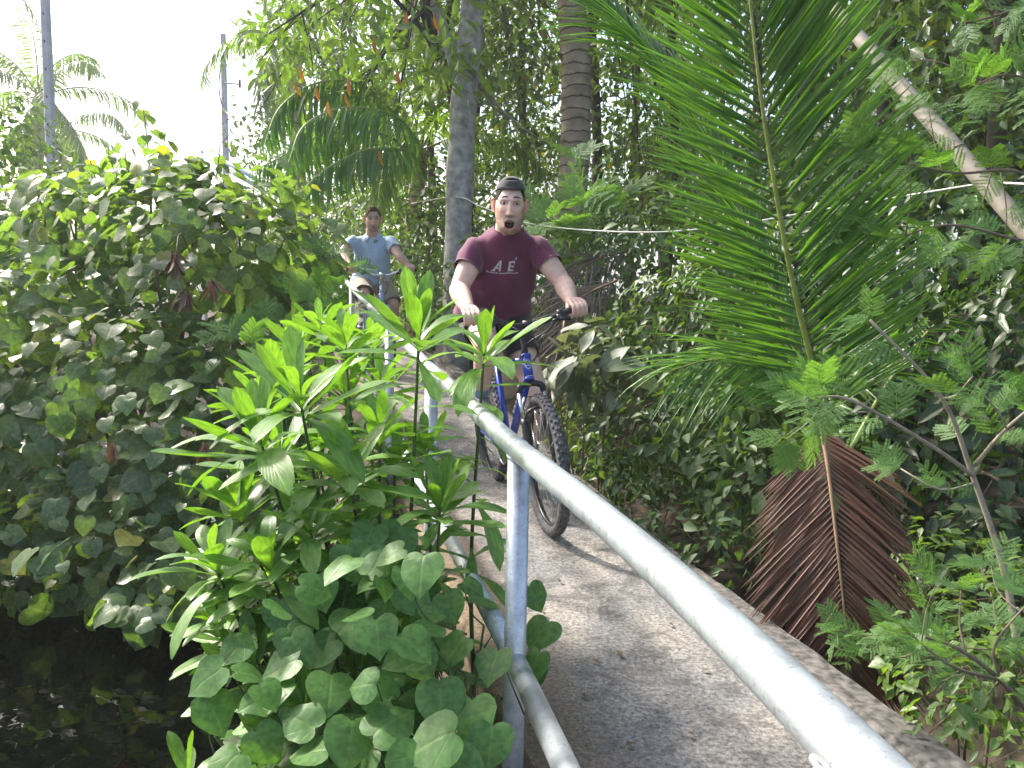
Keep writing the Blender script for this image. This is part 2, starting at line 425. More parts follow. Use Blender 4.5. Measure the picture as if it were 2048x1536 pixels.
def water():
    mt, t, b = nmat('dark_water'); b.inputs['Base Color'].default_value = (.001, .0012, .001, 1)
    b.inputs['Roughness'].default_value = .02; b.inputs['IOR'].default_value = 1.33
    tc = N(t, 'ShaderNodeTexCoord'); nz = N(t, 'ShaderNodeTexNoise'); nz.inputs['Scale'].default_value = 9; nz.inputs['Detail'].default_value = 2
    t.links.new(tc.outputs['Object'], nz.inputs['Vector'])
    bp = N(t, 'ShaderNodeBump'); bp.inputs['Strength'].default_value = .07; bp.inputs['Distance'].default_value = .02
    t.links.new(nz.outputs[0], bp.inputs['Height']); t.links.new(bp.outputs[0], b.inputs['Normal'])
    V = [(-40, -12, -.6), (1.9, -12, -.6), (.62, -1.6, -.6), (-.1, 3.0, -.6), (-2.0, 10, -.6), (-3.5, 16, -.6), (-40, 16, -.6)]
    V2 = [(v[0], v[1], -.9) for v in V]; n = len(V)
    F = [tuple(range(n)), tuple(range(2*n-1, n-1, -1))] + [(i, (i+1) % n, n+(i+1) % n, n+i) for i in range(n)]
    F = [tuple(range(n))] + [(i, n+i, n+(i+1) % n, (i+1) % n) for i in range(n)] + [tuple(range(2*n-1, n-1, -1))]
    o = link('water', mk_mesh('water', V, F, smooth=False), mt); o['kind'] = 'structure'
water()

# ------------------------------------------------------------------ pipe railing
def galvanised():
    mt, t, b = nmat('galvanised_steel')
    tc = N(t, 'ShaderNodeTexCoord')
    n1 = N(t, 'ShaderNodeTexNoise'); n1.inputs['Scale'].default_value = 16; n1.inputs['Detail'].default_value = 7; n1.inputs['Roughness'].default_value = .65
    t.links.new(tc.outputs['Object'], n1.inputs['Vector'])
    n2 = N(t, 'ShaderNodeTexNoise'); n2.inputs['Scale'].default_value = 160; n2.inputs['Detail'].default_value = 3; t.links.new(tc.outputs['Object'], n2.inputs['Vector'])
    r = ramp(t, [(.30, (.30, .33, .36)), (.52, (.50, .545, .58)), (.75, (.66, .70, .73))]); t.links.new(n1.outputs[0], r.inputs[0])
    sp = ramp(t, [(.60, (0, 0, 0)), (.68, (1, 1, 1))]); t.links.new(n2.outputs[0], sp.inputs[0])
    c = mixc(t, r.outputs[0], (.20, .18, .155), math_n(t, 'MULTIPLY', sp.outputs[0], .5))
    t.links.new(c, b.inputs['Base Color']); b.inputs['Metallic'].default_value = .55
    rr = ramp(t, [(.3, (.42,)*3), (.7, (.30,)*3)]); t.links.new(n1.outputs[0], rr.inputs[0]); t.links.new(rr.outputs[0], b.inputs['Roughness'])
    bp = N(t, 'ShaderNodeBump'); bp.inputs['Strength'].default_value = .15; bp.inputs['Distance'].default_value = .002
    t.links.new(n1.outputs[0], bp.inputs['Height']); t.links.new(bp.outputs[0], b.inputs['Normal'])
    return mt
M_GALV = galvanised()
def rail_pt(d, h='top'):
    y = d  # camera depth is close to y here
    x = XL(y)
    drop = np.interp(d, [0, 1.9, 3.3, 9.5, 14], [.372, .368, .315, -.15, -.4])
    if h == 'mid': drop = np.interp(d, [0, 3.3, 9.5], [.895, .87, .42])
    return np.array([x, y, CAM_H-drop])
RR = .0265
rail = thing('pipe_railing', (0, 1.9, 0), 'galvanised steel pipe handrail running along the left side of the concrete path', 'railing')
posts_d = [-.45, .625, 1.85, 3.24, 4.7, 6.2, 7.8, 9.4]
segs = [-1.2] + posts_d[1:]
for a, b_ in zip(segs[:-1], segs[1:]):
    pa, pb = rail_pt(a), rail_pt(b_)
    mb = MB(); mb.tube([rail_pt(q) for q in np.linspace(a, b_, 10)], RR, 28, cap=False)
    mb.build('top_rail', M_GALV, rail)
    pa, pb = rail_pt(a, 'mid'), rail_pt(b_, 'mid'); dv = nrm(pb-pa)
    mb = MB(); mb.tube([pa+dv*RR*.8, pb-dv*RR*.8], RR*.97, 20); mb.build('middle_rail', M_GALV, rail)
for d in posts_d:
    p = rail_pt(d); base = np.array([p[0], p[1], ZP(p[1])-.62 if d < 5 else ZP(p[1])-.35])
    mb = MB(); mb.tube([base, p-np.array([0, 0, RR*.72])], RR, 24)
    # weld bead where the post meets the rail
    a = np.linspace(0, 2*PI, 18); ring = [p+np.array([RR*1.02*math.cos(t), RR*1.02*math.sin(t), -RR*.55-abs(math.sin(t))*.0*RR - (1-abs(math.cos(t)))*.012+.002]) for t in a]
    mb.tube(ring, .0035+.0006*np.sin(a*9), 6, cap=False)
    mb.build('post', M_GALV, rail)
    w = rail_pt(d); t = nrm(rail_pt(d+.1)-w)
    U = nrm(np.cross(t, UPV)); V2 = np.cross(U, t)
    if d > 1:
        mb = MB(); ring = [w+t*.002*math.sin(5*q)+(U*math.cos(q)+V2*math.sin(q))*RR*1.002 for q in np.linspace(0, 2*PI, 20)]
        mb.tube(ring, .0022, 6, cap=False); mb.build('weld_seam', M_GALV, rail)
# a twist of dark wire tied round the rail at the third post
w = rail_pt(3.30); t = nrm(rail_pt(3.4)-w); U = nrm(np.cross(t, UPV)); V2 = np.cross(U, t)
mb = MB(); mb.tube([w+t*(.004*q)+(U*math.cos(q)+V2*math.sin(q))*(RR+.003) for q in np.linspace(0, 4*PI, 48)], .0022, 5)
M_WIREDK = simple('dark_wire', (.05, .045, .04), .6)
o = mb.build('tie_wire', M_WIREDK); tag(o, 'thin dark tie wire wound round the handrail beside the lance leaved plant', 'wire')

# second, far railing glimpsed above the bush
fr = thing('pipe_railing', P(470, 350, 12), 'pale blue double pipe railing showing far off above the heart leaved bush', 'railing')
M_BLUEPIPE = simple('pale_blue_paint', (.50, .60, .72), .45, nscale=9, namt=.12)
for dy in (0, 13):
    mb = MB(); mb.tube([P(390, 290+dy, 12.6), P(540, 374+dy, 11.6)], .03, 10); mb.build('rail', M_BLUEPIPE, fr)
for px, py, d in ((402, 297, 12.5), (520, 362, 11.7)):
    a = P(px, py, d); mb = MB(); mb.tube([a+np.array([0, .04, -.02]), np.array([a[0], a[1]+.04, ground_h(a[0], a[1])-.1])], .025, 8); mb.build('post', M_BLUEPIPE, fr)

# ------------------------------------------------------------------ poles and wires
M_PCONC = simple('pole_concrete', (.44, .45, .47), .85, nscale=6, namt=.18, bump=.3)
M_DARK = simple('dark_fittings', (.04, .04, .045), .6)
def upole(label, px0, py0, px1, py1, d, w, extra=0):
    a = P(px1, py1, d); top = P(px0, py0, d); g = ground_h(a[0], a[1]); dirv = (top-a)/(top[2]-a[2])
    base = a + dirv*(g-.3-a[2]); tp = top + dirv*extra
    r = thing('utility_pole', base, label, 'utility pole')
    mb = MB(); hw = w/2
    ring = []
    for c, s_ in ((base, 1.15), (tp, .8)):
        for dx, dy in ((-1, -.7), (-.7, -1), (.7, -1), (1, -.7), (1, .7), (.7, 1), (-.7, 1), (-1, .7)): ring.append(c+np.array([dx*hw*s_, dy*hw*s_, 0]))
    F = [(j, (j+1) % 8, 8+(j+1) % 8, 8+j) for j in range(8)] + [tuple(range(7, -1, -1)), tuple(range(8, 16))]
    mb.add(ring, F); mb.build('shaft', M_PCONC, r, smooth=False)
    n = int((tp[2]-base[2])/.45)
    for i in range(2, n):
        c = base+(tp-base)*i/n; mb = MB(); mb.box(c+np.array([0, -hw*(1.15-.35*i/n)-.004, 0]), np.array([.010, .004, .02])); mb.build('step_hole', M_DARK, r, smooth=False)
    return r, tp, dirv
pl, tp1, dv1 = upole('tall square concrete utility pole before the far coconut palm', 90, 0, 105, 350, 13.5, .145, 1.6)
c = P(88, -8, 13.5)
for k in (.5, 1.1):
    mb = MB(); mb.box(c+np.array([0, -.12, k]), np.array([.6, .04, .05])); mb.build('crossarm', M_PCONC, pl, smooth=False)
pr, tp2, dv2 = upole('grey utility pole with small bracket rising between bush and broadleaf tree', 446, 68, 451, 300, 23, .17)
for py, ln in ((90, .75), (166, .45)):
    a = P(448, py, 22.85); mb = MB(); mb.tube([a, a+np.array([ln, 0, -.03])], .02, 6); mb.tube([a+np.array([ln, 0, -.12]), a+np.array([ln, 0, .1])], .035, 6); mb.build('bracket', M_DARK, pr)
def cable(label, pts, r, mat, name='cable', n=60):
    mb = MB(); mb.tube(smooth_path(pts, n), r, 6); o = mb.build(name, mat); tag(o, label, 'cable'); return o
M_BLK = simple('black_cable', (.02, .02, .022), .5)
cable('black cable looping down the far utility pole', [P(449, 90, 22.7), P(438, 165, 22.7), P(446, 215, 22.7), P(470, 238, 22), P(520, 270, 20)], .018, M_BLK)
cable('thin black wire sagging from the tall concrete pole to the bush', [P(103, 292, 13.35), P(140, 318, 13), P(190, 338, 12.5), P(250, 352, 12), P(330, 352, 11.5)], .009, M_BLK)
M_WHT = simple('white_cable', (.48, .48, .45), .6)
cable('white cable strung from the grey trunk across to the leaning pole', [P(655, 410, 11.5), P(780, 412, 10), P(905, 394, 8.18), P(960, 412, 7.4), P(1060, 447, 6.2), P(1250, 464, 5.3), P(1430, 455, 4.9), P(1700, 410, 4.4), P(1972, 366, 3.74), P(2010, 366, 3.6), P(2120, 372, 3.2)], .0055, M_WHT, n=120)
M_GREYWOOD = simple('weathered_bamboo', (.21, .185, .155), .7, nscale=12, namt=.25, bump=.3)
lp = thing('leaning_pole', P(2090, 505, 3.45), 'smooth grey weathered pole leaning across the top right corner', 'pole')
a, b_ = P(2120, 540, 3.35), P(1600, -62, 4.9)
mb = MB(); pts = smooth_path([a, (a+b_)/2, b_], 40); mb.tube(pts, np.linspace(.042, .037, 40), 14); mb.build('shaft', M_GREYWOOD, lp)
M_NODE = simple('pole_scar', (.16, .13, .10), .8, nscale=30)
for k in (12, 29):
    t = nrm(pts[k+1]-pts[k]); U = nrm(np.cross(t, UPV)); V2 = np.cross(U, t)
    mb = MB(); mb.tube([pts[k]+(U*math.cos(q)+V2*math.sin(q))*(.0422-.00012*k) for q in np.linspace(0, 2*PI, 20)], .004, 6, cap=False); mb.build('node_ring', M_NODE, lp)
# ------------------------------------------------------------------ foliage kit
T_HEART = [heart_leaf(1.0, .10, .22, 0), heart_leaf(1.05, .16, .34, 2, .6), heart_leaf(.92, .06, .12, 4, 1.0), heart_leaf(1.0, -.08, .30, 5.5)]
T_OVATE = [small_leaf(.5, .2, .15), small_leaf(.58, .1, .25), small_leaf(.45, .3, .05)]
T_LONG = [strip_leaf(.26, 5, .25, .3), strip_leaf(.22, 5, .45, .2), strip_leaf(.30, 5, .1, .35)]
lance_prof = lambda y: np.interp(y, [0, .12, .3, .5, .66, .8, .91, .97, 1], [.16, .22, .52, .85, 1, .95, .68, .4, .1])
T_LANCE = [strip_leaf(.24, 11, c, f, lance_prof, w, p, s) for c, f, w, p, s in ((.05, .22, .008, 0, .02), (.30, .25, .012, 1, -.02), (.55, .18, .010, 2, .02), (-.12, .3, .008, 3, 0), (.18, .15, .014, 4, -.03))]
T_PIN = [pinnate_leaf(5, 12, 1, .2), pinnate_leaf(4, 12, 2, .35), pinnate_leaf(5, 13, 3, .1)]
T_TINY = [tiny_leaf(.5), tiny_leaf(.65, .15)]

M_HIB = leaf_material('hibiscus_leaf', [(.09, .155, .075), (.125, .20, .09), (.105, .18, .075), (.14, .215, .085), (.115, .175, .09), (.10, .17, .07), (.13, .21, .08), (.095, .16, .08), (.15, .22, .08), (.11, .19, .08), (.12, .20, .085), (.22, .23, .07)], 0.5, .36, .30, (1.9, 2.0, .45), veins='palm', spec=.5)
M_HEARTV = leaf_material('heart_vine_leaf', [(.085, .195, .055), (.105, .225, .065), (.075, .17, .05), (.115, .24, .065), (.09, .20, .06), (.10, .215, .06)], .35, .42, .22, (1.8, 1.9, .45), mark=(.13, .19, .05), veins='palm', spec=.3)
M_LANCE = leaf_material('lance_leaf', [(.125, .26, .06), (.15, .295, .07), (.11, .23, .055), (.165, .31, .075)], .38, .36, .35, (1.7, 1.8, .35), veins='mid', spec=.55)
M_WOOD = leaf_material('wood_leaf', [(.06, .11, .042), (.08, .14, .05), (.09, .155, .06), (.115, .175, .06), (.07, .12, .05), (.08, .14, .055), (.10, .16, .06), (.22, .20, .05)], .36, .36, .2, (1.9, 2.0, .4))
M_SHADEDG = leaf_material('shaded_glossy_leaf', [(.028, .06, .022), (.038, .075, .026), (.05, .095, .032), (.033, .066, .026)], .3, .34, .2, (1.8, 1.9, .4))  # darker copy of the wood leaf: deep shade put into the leaf colour
M_WOODL = leaf_material('light_wood_leaf', [(.10, .18, .05), (.13, .22, .06), (.15, .24, .065), (.085, .15, .05)], .42, .38, .25, (1.9, 2.0, .4))
M_UNDER = leaf_material('undergrowth_leaf', [(.065, .12, .05), (.085, .15, .06), (.10, .175, .065), (.075, .135, .06), (.11, .18, .065)], .36, .42, .2, (1.8, 1.9, .4))
M_GREY = leaf_material('dusty_leaf', [(.17, .20, .15), (.22, .24, .19), (.13, .17, .11), (.26, .26, .21)], .2, .5, .45, (1.5, 1.6, .6))
M_PIN = leaf_material('feathery_leaf', [(.11, .23, .07), (.13, .26, .08), (.09, .20, .065), (.15, .28, .085)], .45, .45, .1, (1.6, 1.7, .4))
M_YEL = leaf_material('old_leaf', [(.45, .16, .02), (.50, .24, .03), (.38, .11, .02)], .4, .45, .2, (1.4, 1.2, .5))
M_BARKG = simple('grey_bark', (.34, .325, .30), .9, nscale=11, namt=.5, bump=.6)
M_BARKD = simple('dark_bark', (.055, .045, .035), .92, nscale=14, namt=.4, bump=.6)
M_STEM = simple('green_stem', (.06, .085, .03), .6, nscale=20)
M_TWIG = simple('brown_twig', (.16, .12, .085), .8, nscale=25, bump=.3)

def lobes_points(lobes, dens, inner=.25, seed=0, lump=.22):
    """points with outward normals over the surface of a union of lobes (cx, cy, cz, rx, ry, rz), and some within"""
    r = np.random.default_rng(seed); Pn = []; Nn = []
    for k, L in enumerate(lobes):
        c, rad = np.array(L[:3]), np.array(L[3:6])
        a, b, c_ = rad; area = 4*PI*(((a*b)**1.6+(a*c_)**1.6+(b*c_)**1.6)/3)**(1/1.6)
        n = int(area*dens); d = nrm(r.normal(size=(n, 3)))
        lm = lumpy(d, seed*3.1+k*7, lump)
        f = np.where(r.random(n) < inner, r.uniform(.45, .9, n), r.uniform(.86, 1.08, n))
        p = c + d*rad*(lm*f)[:, None]; nn = nrm(d/rad)
        keep = np.ones(n, bool)
        for j, L2 in enumerate(lobes):
            if j == k: continue
            q = (p-np.array(L2[:3]))/np.array(L2[3:6]); keep &= (np.linalg.norm(q, axis=1) > .80)
        Pn.append(p[keep]); Nn.append(nn[keep])
    return np.vstack(Pn), np.vstack(Nn)
def orient(nn, r, upw=.7, rand=.55, droop=.8, outw=1.0):
    n = len(nn)
    normal = nrm(nn*outw + UPV*upw + r.normal(size=(n, 3))*rand)
    d = nn*.8 - UPV*droop + r.normal(size=(n, 3))*.6
    d = d - normal*np.sum(d*normal, 1, keepdims=True)
    return nrm(d), normal
def bush(name, label, cat, lobes, tmpls, size, dens, mat, maxn=250, min_px=10, group=None, stems=6, stem_mat=None, seed=1, upw=.7, droop=.8, rand=.55, inner=.25, ground_base=None, stem_r=.018, var=.3, lump=.22, rest='foliage', part='leaf', core=0, shoots=()):
    r = np.random.default_rng(seed); lobes = [tuple(L) for L in lobes]
    c0 = np.mean([L[:3] for L in lobes], 0)
    gb = np.array(ground_base) if ground_base is not None else np.array([c0[0], c0[1], ground_h(c0[0], c0[1])])
    root = thing(name, gb, label, cat, group)
    p, nn = lobes_points(lobes, dens, inner, seed, lump)
    below = np.array([q[2] < max(ground_h(q[0], q[1]), -.55)+.02 for q in p]) if len(p) < 30000 else p[:, 2] < -.55
    p, nn = p[~below], nn[~below]
    if core:
        k = r.integers(0, len(lobes), core); LA = np.array(lobes)[k]; q = LA[:, :3]+LA[:, 3:6]*rand_dirs(core)*.62*(r.random(core)**.4)[:, None]
        q = q[q[:, 2] > -.5]; p = np.vstack([p, q]); nn = np.vstack([nn, nrm(np.array([0, -1, .2])+r.normal(size=q.shape)*.3)])
    d, nm = orient(nn, r, upw, rand, droop)
    sc = size*np.exp(r.normal(size=len(p))*var*.8)*np.where(r.random(len(p)) < .15, .6, 1)
    M = mats_from(p - d*sc[:, None]*.5, d, nm, sc)
    for (x1, y1, x0, y0, dd, n) in shoots:
        e, b = P(x1, y1, dd), P(x0, y0, dd); q = smooth_path([b-UPV*.25, b, (b+e)/2+r.normal(size=3)*.02, e], 20); mb = MB(); mb.tube(q, np.linspace(.009, .003, 20), 6); mb.build('stem', stem_mat or M_TWIG, root)
        for i in range(n):
            a = i*2.399+x1; f = .35+.65*(i+1)/n; c = q[int(f*19)]; rad = np.array([math.cos(a), math.sin(a), .15]); L = size*r.uniform(.7, 1.25)*(1.25-.5*f)
            pt = c+rad*L*.5; dr = nrm(rad*.7-UPV*.65+r.normal(size=3)*.25); nm = rad*.6+UPV*.8; nm = nm-dr*np.dot(nm, dr)
            M = np.concatenate([M, mats_from(pt, dr[None], nm[None], L)]); mb = MB(); mb.tube([c, pt], .002, 4); mb.build('petiole', M_STEM, root)
    leaves(root, tmpls, M, mat, part, maxn, min_px, rest, idx=r.integers(0, len(tmpls), len(M)))
    for i in range(stems):
        L = lobes[i % len(lobes)]; c = np.array(L[:3]); rad = np.array(L[3:6])
        e = c + rand_d(r)*rad*.75; e[2] = c[2]+abs(e[2]-c[2])*.9
        mid = gb*.45+e*.55 + r.normal(size=3)*.06+np.array([0, 0, .1])
        b = gb + np.append(r.normal(size=2)*.08, -.05)
        pts = smooth_path([b, mid, e], 9); mb = MB(); mb.tube(pts, np.linspace(stem_r, stem_r*.3, 9), 6)
        for q in range(3):
            a = pts[4+q]; mb.tube(smooth_path([a, a+rand_d(r)*rad*.25+np.array([0, 0, .04]), a+rand_d(r)*rad*.45], 5), np.linspace(stem_r*.5, stem_r*.15, 5), 5)
        mb.build('stem', stem_mat or M_TWIG, root)
    return root
def rand_d(r): return nrm(r.normal(size=3))
def lobe(px, py, d, rx, ry, rz): return (*P(px, py, d), rx, ry, rz)

# ------------------------------------------------------------------ the heart leaved bush over the canal
bush('hibiscus_bush', 'big mound of dull green heart shaped leaves overhanging the dark canal', 'bush',
     [lobe(310, 450, 6.0, .80, .8, .42), lobe(120, 660, 5.6, .9, .7, .62), lobe(170, 480, 6.1, .55, .6, .42), lobe(430, 560, 5.5, .75, .7, .75), lobe(250, 800, 5.1, .95, .7, .6),
      lobe(80, 930, 4.9, .7, .6, .55), lobe(430, 900, 4.9, .55, .6, .6), lobe(260, 1010, 4.7, .8, .55, .55), lobe(560, 560, 6.0, .5, .5, .50), lobe(645, 545, 6.3, .2, .3, .13), lobe(390, 390, 6.0, .22, .3, .30), lobe(-60, 760, 5.0, .6, .6, .6), lobe(300, 1150, 4.25, .55, .4, .30), lobe(90, 1120, 4.3, .5, .4, .30), lobe(500, 1090, 4.3, .32, .4, .36), lobe(340, 1215, 3.95, .30, .3, .20), lobe(-60, 1130, 4.2, .4, .4, .35)],
     T_HEART, .108, 118, M_HIB, 300, 12, seed=3, stems=12, upw=.75, droop=.75, rand=.50, inner=.35, ground_base=(-2.6, 5.9, -.75), stem_r=.022, lump=.28, core=700, shoots=[(285, 205, 300, 360, 6.0, 15), (440, 285, 420, 400, 5.9, 9), (215, 300, 240, 400, 6.0, 9), (390, 330, 370, 430, 6.0, 8), (665, 550, 600, 610, 6.2, 9), (120, 350, 150, 430, 6.0, 7), (330, 265, 330, 390, 6.0, 11), (250, 275, 270, 390, 6.1, 9), (510, 365, 480, 460, 5.9, 8), (180, 320, 200, 420, 6.0, 8), (60, 340, 90, 440, 6.0, 8), (590, 440, 550, 530, 5.9, 9), (455, 340, 440, 440, 5.8, 8)])
bush('creeper_bush', 'small leaved creeper covered bush at the left edge under the far palm', 'bush',
     [lobe(10, 330, 8.6, .65, .7, .75), lobe(40, 500, 8.2, .8, .7, .8), lobe(-60, 640, 8, .8, .8, .9), lobe(170, 430, 8.6, .7, .7, .5)],
     T_OVATE, .085, 190, M_UNDER, 120, 10, seed=4, stems=5, upw=.5, rand=.6, ground_base=(-4.6, 8.6, -.3), inner=.3)

# ------------------------------------------------------------------ bright lance leaved plant in front of the railing
def lance_plant():
    r = np.random.default_rng(21)
    root = thing('lance_leaved_plant', (-.32, 2.15, -.45), 'bright green plant with long lance shaped leaves in whorls, growing against the handrail', 'plant')
    B = np.array([-.30, 2.15, -.45])
    # (tip px, py, depth, whorl leaf length, lower leaves)
    tips = [(838, 668, 2.05, .15, 15), (968, 705, 2.42, .15, 11), (600, 800, 2.05, .165, 13), (690, 690, 2.5, .13, 9), (640, 655, 2.9, .12, 8), (520, 880, 2.1, .18, 10), (560, 905, 2.3, .15, 8),
            (430, 1135, 2.0, .14, 10), (470, 1010, 2.2, .13, 10), (700, 950, 2.0, .14, 9), (760, 860, 2.3, .13, 9), (880, 1010, 2.1, .12, 9), (620, 1060, 2.0, .13, 9),
            (540, 1130, 1.95, .13, 8), (480, 1200, 2.05, .12, 8), (500, 1345, 1.9, .11, 8), (610, 1420, 1.8, .11, 8), (545, 1520, 1.75, .11, 8), (440, 1260, 2.0, .11, 8), (600, 690, 3.0, .12, 9), (745, 690, 3.0, .12, 9), (690, 790, 2.6, .13, 9), (520, 800, 2.7, .13, 9), (790, 930, 2.4, .13, 9), (850, 900, 2.5, .12, 8), (690, 1180, 2.1, .12, 8), (760, 770, 2.7, .13, 9), (560, 760, 2.6, .13, 9), (640, 930, 2.4, .13, 8)]
    Ms = []
    for k, (px, py, d, L, low) in enumerate(tips):
        T = P(px, py, d); b = B + np.append(r.normal(size=2)*.05, 0)
        b[0] = min(b[0], XL(b[1])-.06)
        if k == 1: b = np.array([XL(2.5)+.035, 2.52, ZP(2.5)-.2])
        mid = b*.42+T*.58; mid[2] = b[2]*.55+T[2]*.45; mid[:2] += r.normal(size=2)*.012
        pts = smooth_path([b, mid, T], 26)
        mb = MB(); mb.tube(pts, np.linspace(.0085, .0038, 26), 8); mb.build('stem', M_STEM, root)
        t = nrm(np.gradient(pts, axis=0))
        # terminal whorl
        n = 17
        for i in range(n):
            f = i/n; a = i*2.399+k; pos = pts[-1]-t[-1]*(.055*f)
            ax = t[-1]; u = nrm(np.cross(ax, [.3, .8, .2])); v = np.cross(ax, u)
            el = math.radians(74-74*f**.9+r.uniform(-9, 9))
            rad = u*math.cos(a)+v*math.sin(a); dr = rad*math.cos(el)+ax*math.sin(el)+UPV*.08
            nm = ax*math.cos(el)-rad*math.sin(el)
            Ms.append(mats_from(pos, nrm(dr)[None], nm[None], 1.65*L*(.62+.55*f if f < .6 else .95)*r.uniform(.85, 1.15)))
        # leaves down the stem
        for i in range(low*2):
            q = 1-(i+1)/(low*2+1)*.62; j = int(q*25); a = i*2.399+k*1.3; pos = pts[j]; ax = t[j]
            u = nrm(np.cross(ax, [.3, .8, .2])); v = np.cross(ax, u); el = math.radians(r.uniform(-25, 30))
            rad = u*math.cos(a)+v*math.sin(a); dr = rad*math.cos(el)+ax*math.sin(el)
            Ms.append(mats_from(pos, nrm(dr)[None], (ax*math.cos(el)-rad*math.sin(el)+UPV*.3)[None], 1.6*L*r.uniform(.65, 1.0)))
    M = np.concatenate(Ms)
    # nothing pokes through the pipe: skip leaves crossing the rail line
    leaves(root, T_LANCE, M, M_LANCE, 'leaf', 300, 14, 'foliage', idx=r.integers(0, 5, len(M)))
lance_plant()
def sprig(px, py, d, n, L, label, seed):
    r = np.random.default_rng(seed); T = P(px, py, d); b = np.array([T[0]+.03, T[1]+.05, -.75])
    root = thing('lance_leaved_sprig', b, label, 'plant')
    pts = smooth_path([b, (b+T)/2+np.array([.02, 0, 0]), T], 12); mb = MB(); mb.tube(pts, np.linspace(.007, .004, 12), 7); mb.build('stem', M_STEM, root)
    Ms = []
    for i in range(n):
        a = i*2.399; el = math.radians(75-70*i/n); rad = np.array([math.cos(a), math.sin(a), 0])
        Ms.append(mats_from(T-UPV*.04*i/n, nrm(rad*math.cos(el)+UPV*math.sin(el))[None], (UPV*math.cos(el)-rad*math.sin(el))[None], L*r.uniform(.7, 1.1)))
    leaves(root, T_LANCE, np.concatenate(Ms), M_LANCE, 'leaf', 60, 8, idx=r.integers(0, 5, n))
sprig(372, 1570, 1.75, 11, .13, 'short bright green lance leaved sprig rising from the canal edge at the bottom', 5)

# ------------------------------------------------------------------ heart leaved vine at the foot of the railing
def heart_vine():
    r = np.random.default_rng(8)
    root = thing('heart_leaved_vine', (-.25, 1.75, -.6), 'broad round heart shaped leaves climbing the foot of the railing posts', 'plant')
    B = np.array([-.25, 1.75, -.62]); Ms = []
    spots = [(412, 1358, 1.75, .115), (430, 1428, 1.72, .115), (735, 1075, 1.9, .10), (700, 1125, 1.85, .115), (790, 1082, 1.95, .12), (750, 1160, 1.8, .115), (830, 1195, 1.8, .12),
             (690, 1230, 1.8, .10), (640, 1180, 1.8, .10), (720, 1270, 1.75, .10), (810, 1305, 1.7, .12), (905, 1300, 1.75, .10), (880, 1400, 1.62, .12), (750, 1385, 1.65, .11), (780, 1440, 1.6, .125),
             (860, 1480, 1.52, .135), (940, 1440, 1.6, .12), (700, 1480, 1.6, .12), (985, 1330, 1.72, .105), (1065, 1330, 1.95, .10), (1070, 1195, 2.25, .10), (1080, 1262, 2.15, .12), (1055, 1350, 1.98, .11),
             (560, 1330, 1.75, .11), (520, 1400, 1.7, .11), (600, 1440, 1.65, .11), (640, 1300, 1.8, .11), (560, 1230, 1.85, .10), (470, 1300, 1.8, .10), (660, 1380, 1.7, .12), (620, 1500, 1.6, .11), (530, 1490, 1.65, .10),
             (980, 1490, 1.55, .10), (930, 1530, 1.5, .11), (820, 1540, 1.5, .12), (900, 1215, 1.9, .09), (945, 1175, 2.0, .08), (590, 1275, 1.8, .10), (500, 1345, 1.75, .09), (450, 1530, 1.6, .1)]
    stems = MB()
    for k in range(260):
        if k < len(spots): px, py, d, L = spots[k]; L *= .86; face = 1.0
        else:
            py = r.uniform(1090, 1680); w = np.interp(py, [1090, 1300, 1680], [70, 270, 300]); px = r.uniform(-1, 1)*w+np.interp(py, [1090, 1300, 1680], [770, 730, 740]); d = r.uniform(1.62, 2.3); L = r.uniform(.055, .095); face = .6
            if px > np.interp(py, [1090, 1300, 1500, 1680], [830, 900, 960, 990]): continue
            if P(px, py, d)[0] > XL(d)-.05: continue
        c = P(px, py, d)
        tc = nrm(CAM-c)
        nm = nrm(tc*face*r.uniform(.5, 1.0)+UPV*.55+sun_dir*.2+r.normal(size=3)*.28)
        dr = -UPV*.8+r.normal(size=3)*.45; dr = nrm(dr-nm*np.dot(dr, nm))
        Ms.append(mats_from(c-dr*L*.5, dr[None], nm[None], L))
        if k < 110:
            a = c-dr*L*.46; b = np.array([np.clip(c[0]+r.uniform(-.05, .12), -.9, XL(c[1])-.03), c[1]+r.uniform(.0, .1), c[2]-r.uniform(.08, .2)])
            stems.tube(smooth_path([a, (a+b)/2-nm*.03, b], 6), np.linspace(.0015, .0025, 6), 5)
            if k % 4 == 0: stems.tube(smooth_path([b, (b+B)/2+r.normal(size=3)*.03, B+r.normal(size=3)*.04], 8), .0035, 6)
    stems.build('stem', M_STEM, root)
    M = np.concatenate(Ms); leaves(root, T_HEART, M, M_HEARTV, 'leaf', 220, 14, idx=r.integers(0, 4, len(M)))
heart_vine()
# low weeds along the bank under the railing (behind the plants)
bush('canal_bank_weed', 'tangle of small leaved weeds on the bank between the railing foot and canal', 'weed',
     [(-.45, 2.7, -.35, .3, .45, .35), (-.75, 3.6, -.3, .35, .5, .4), (-.12, 1.6, -.55, .18, .4, .22), (-1.0, 4.7, -.2, .35, .5, .45)],
     T_OVATE, .06, 260, M_UNDER, 90, 10, seed=9, stems=4, ground_base=(-.62, 3.2, -.6), stem_r=.008)

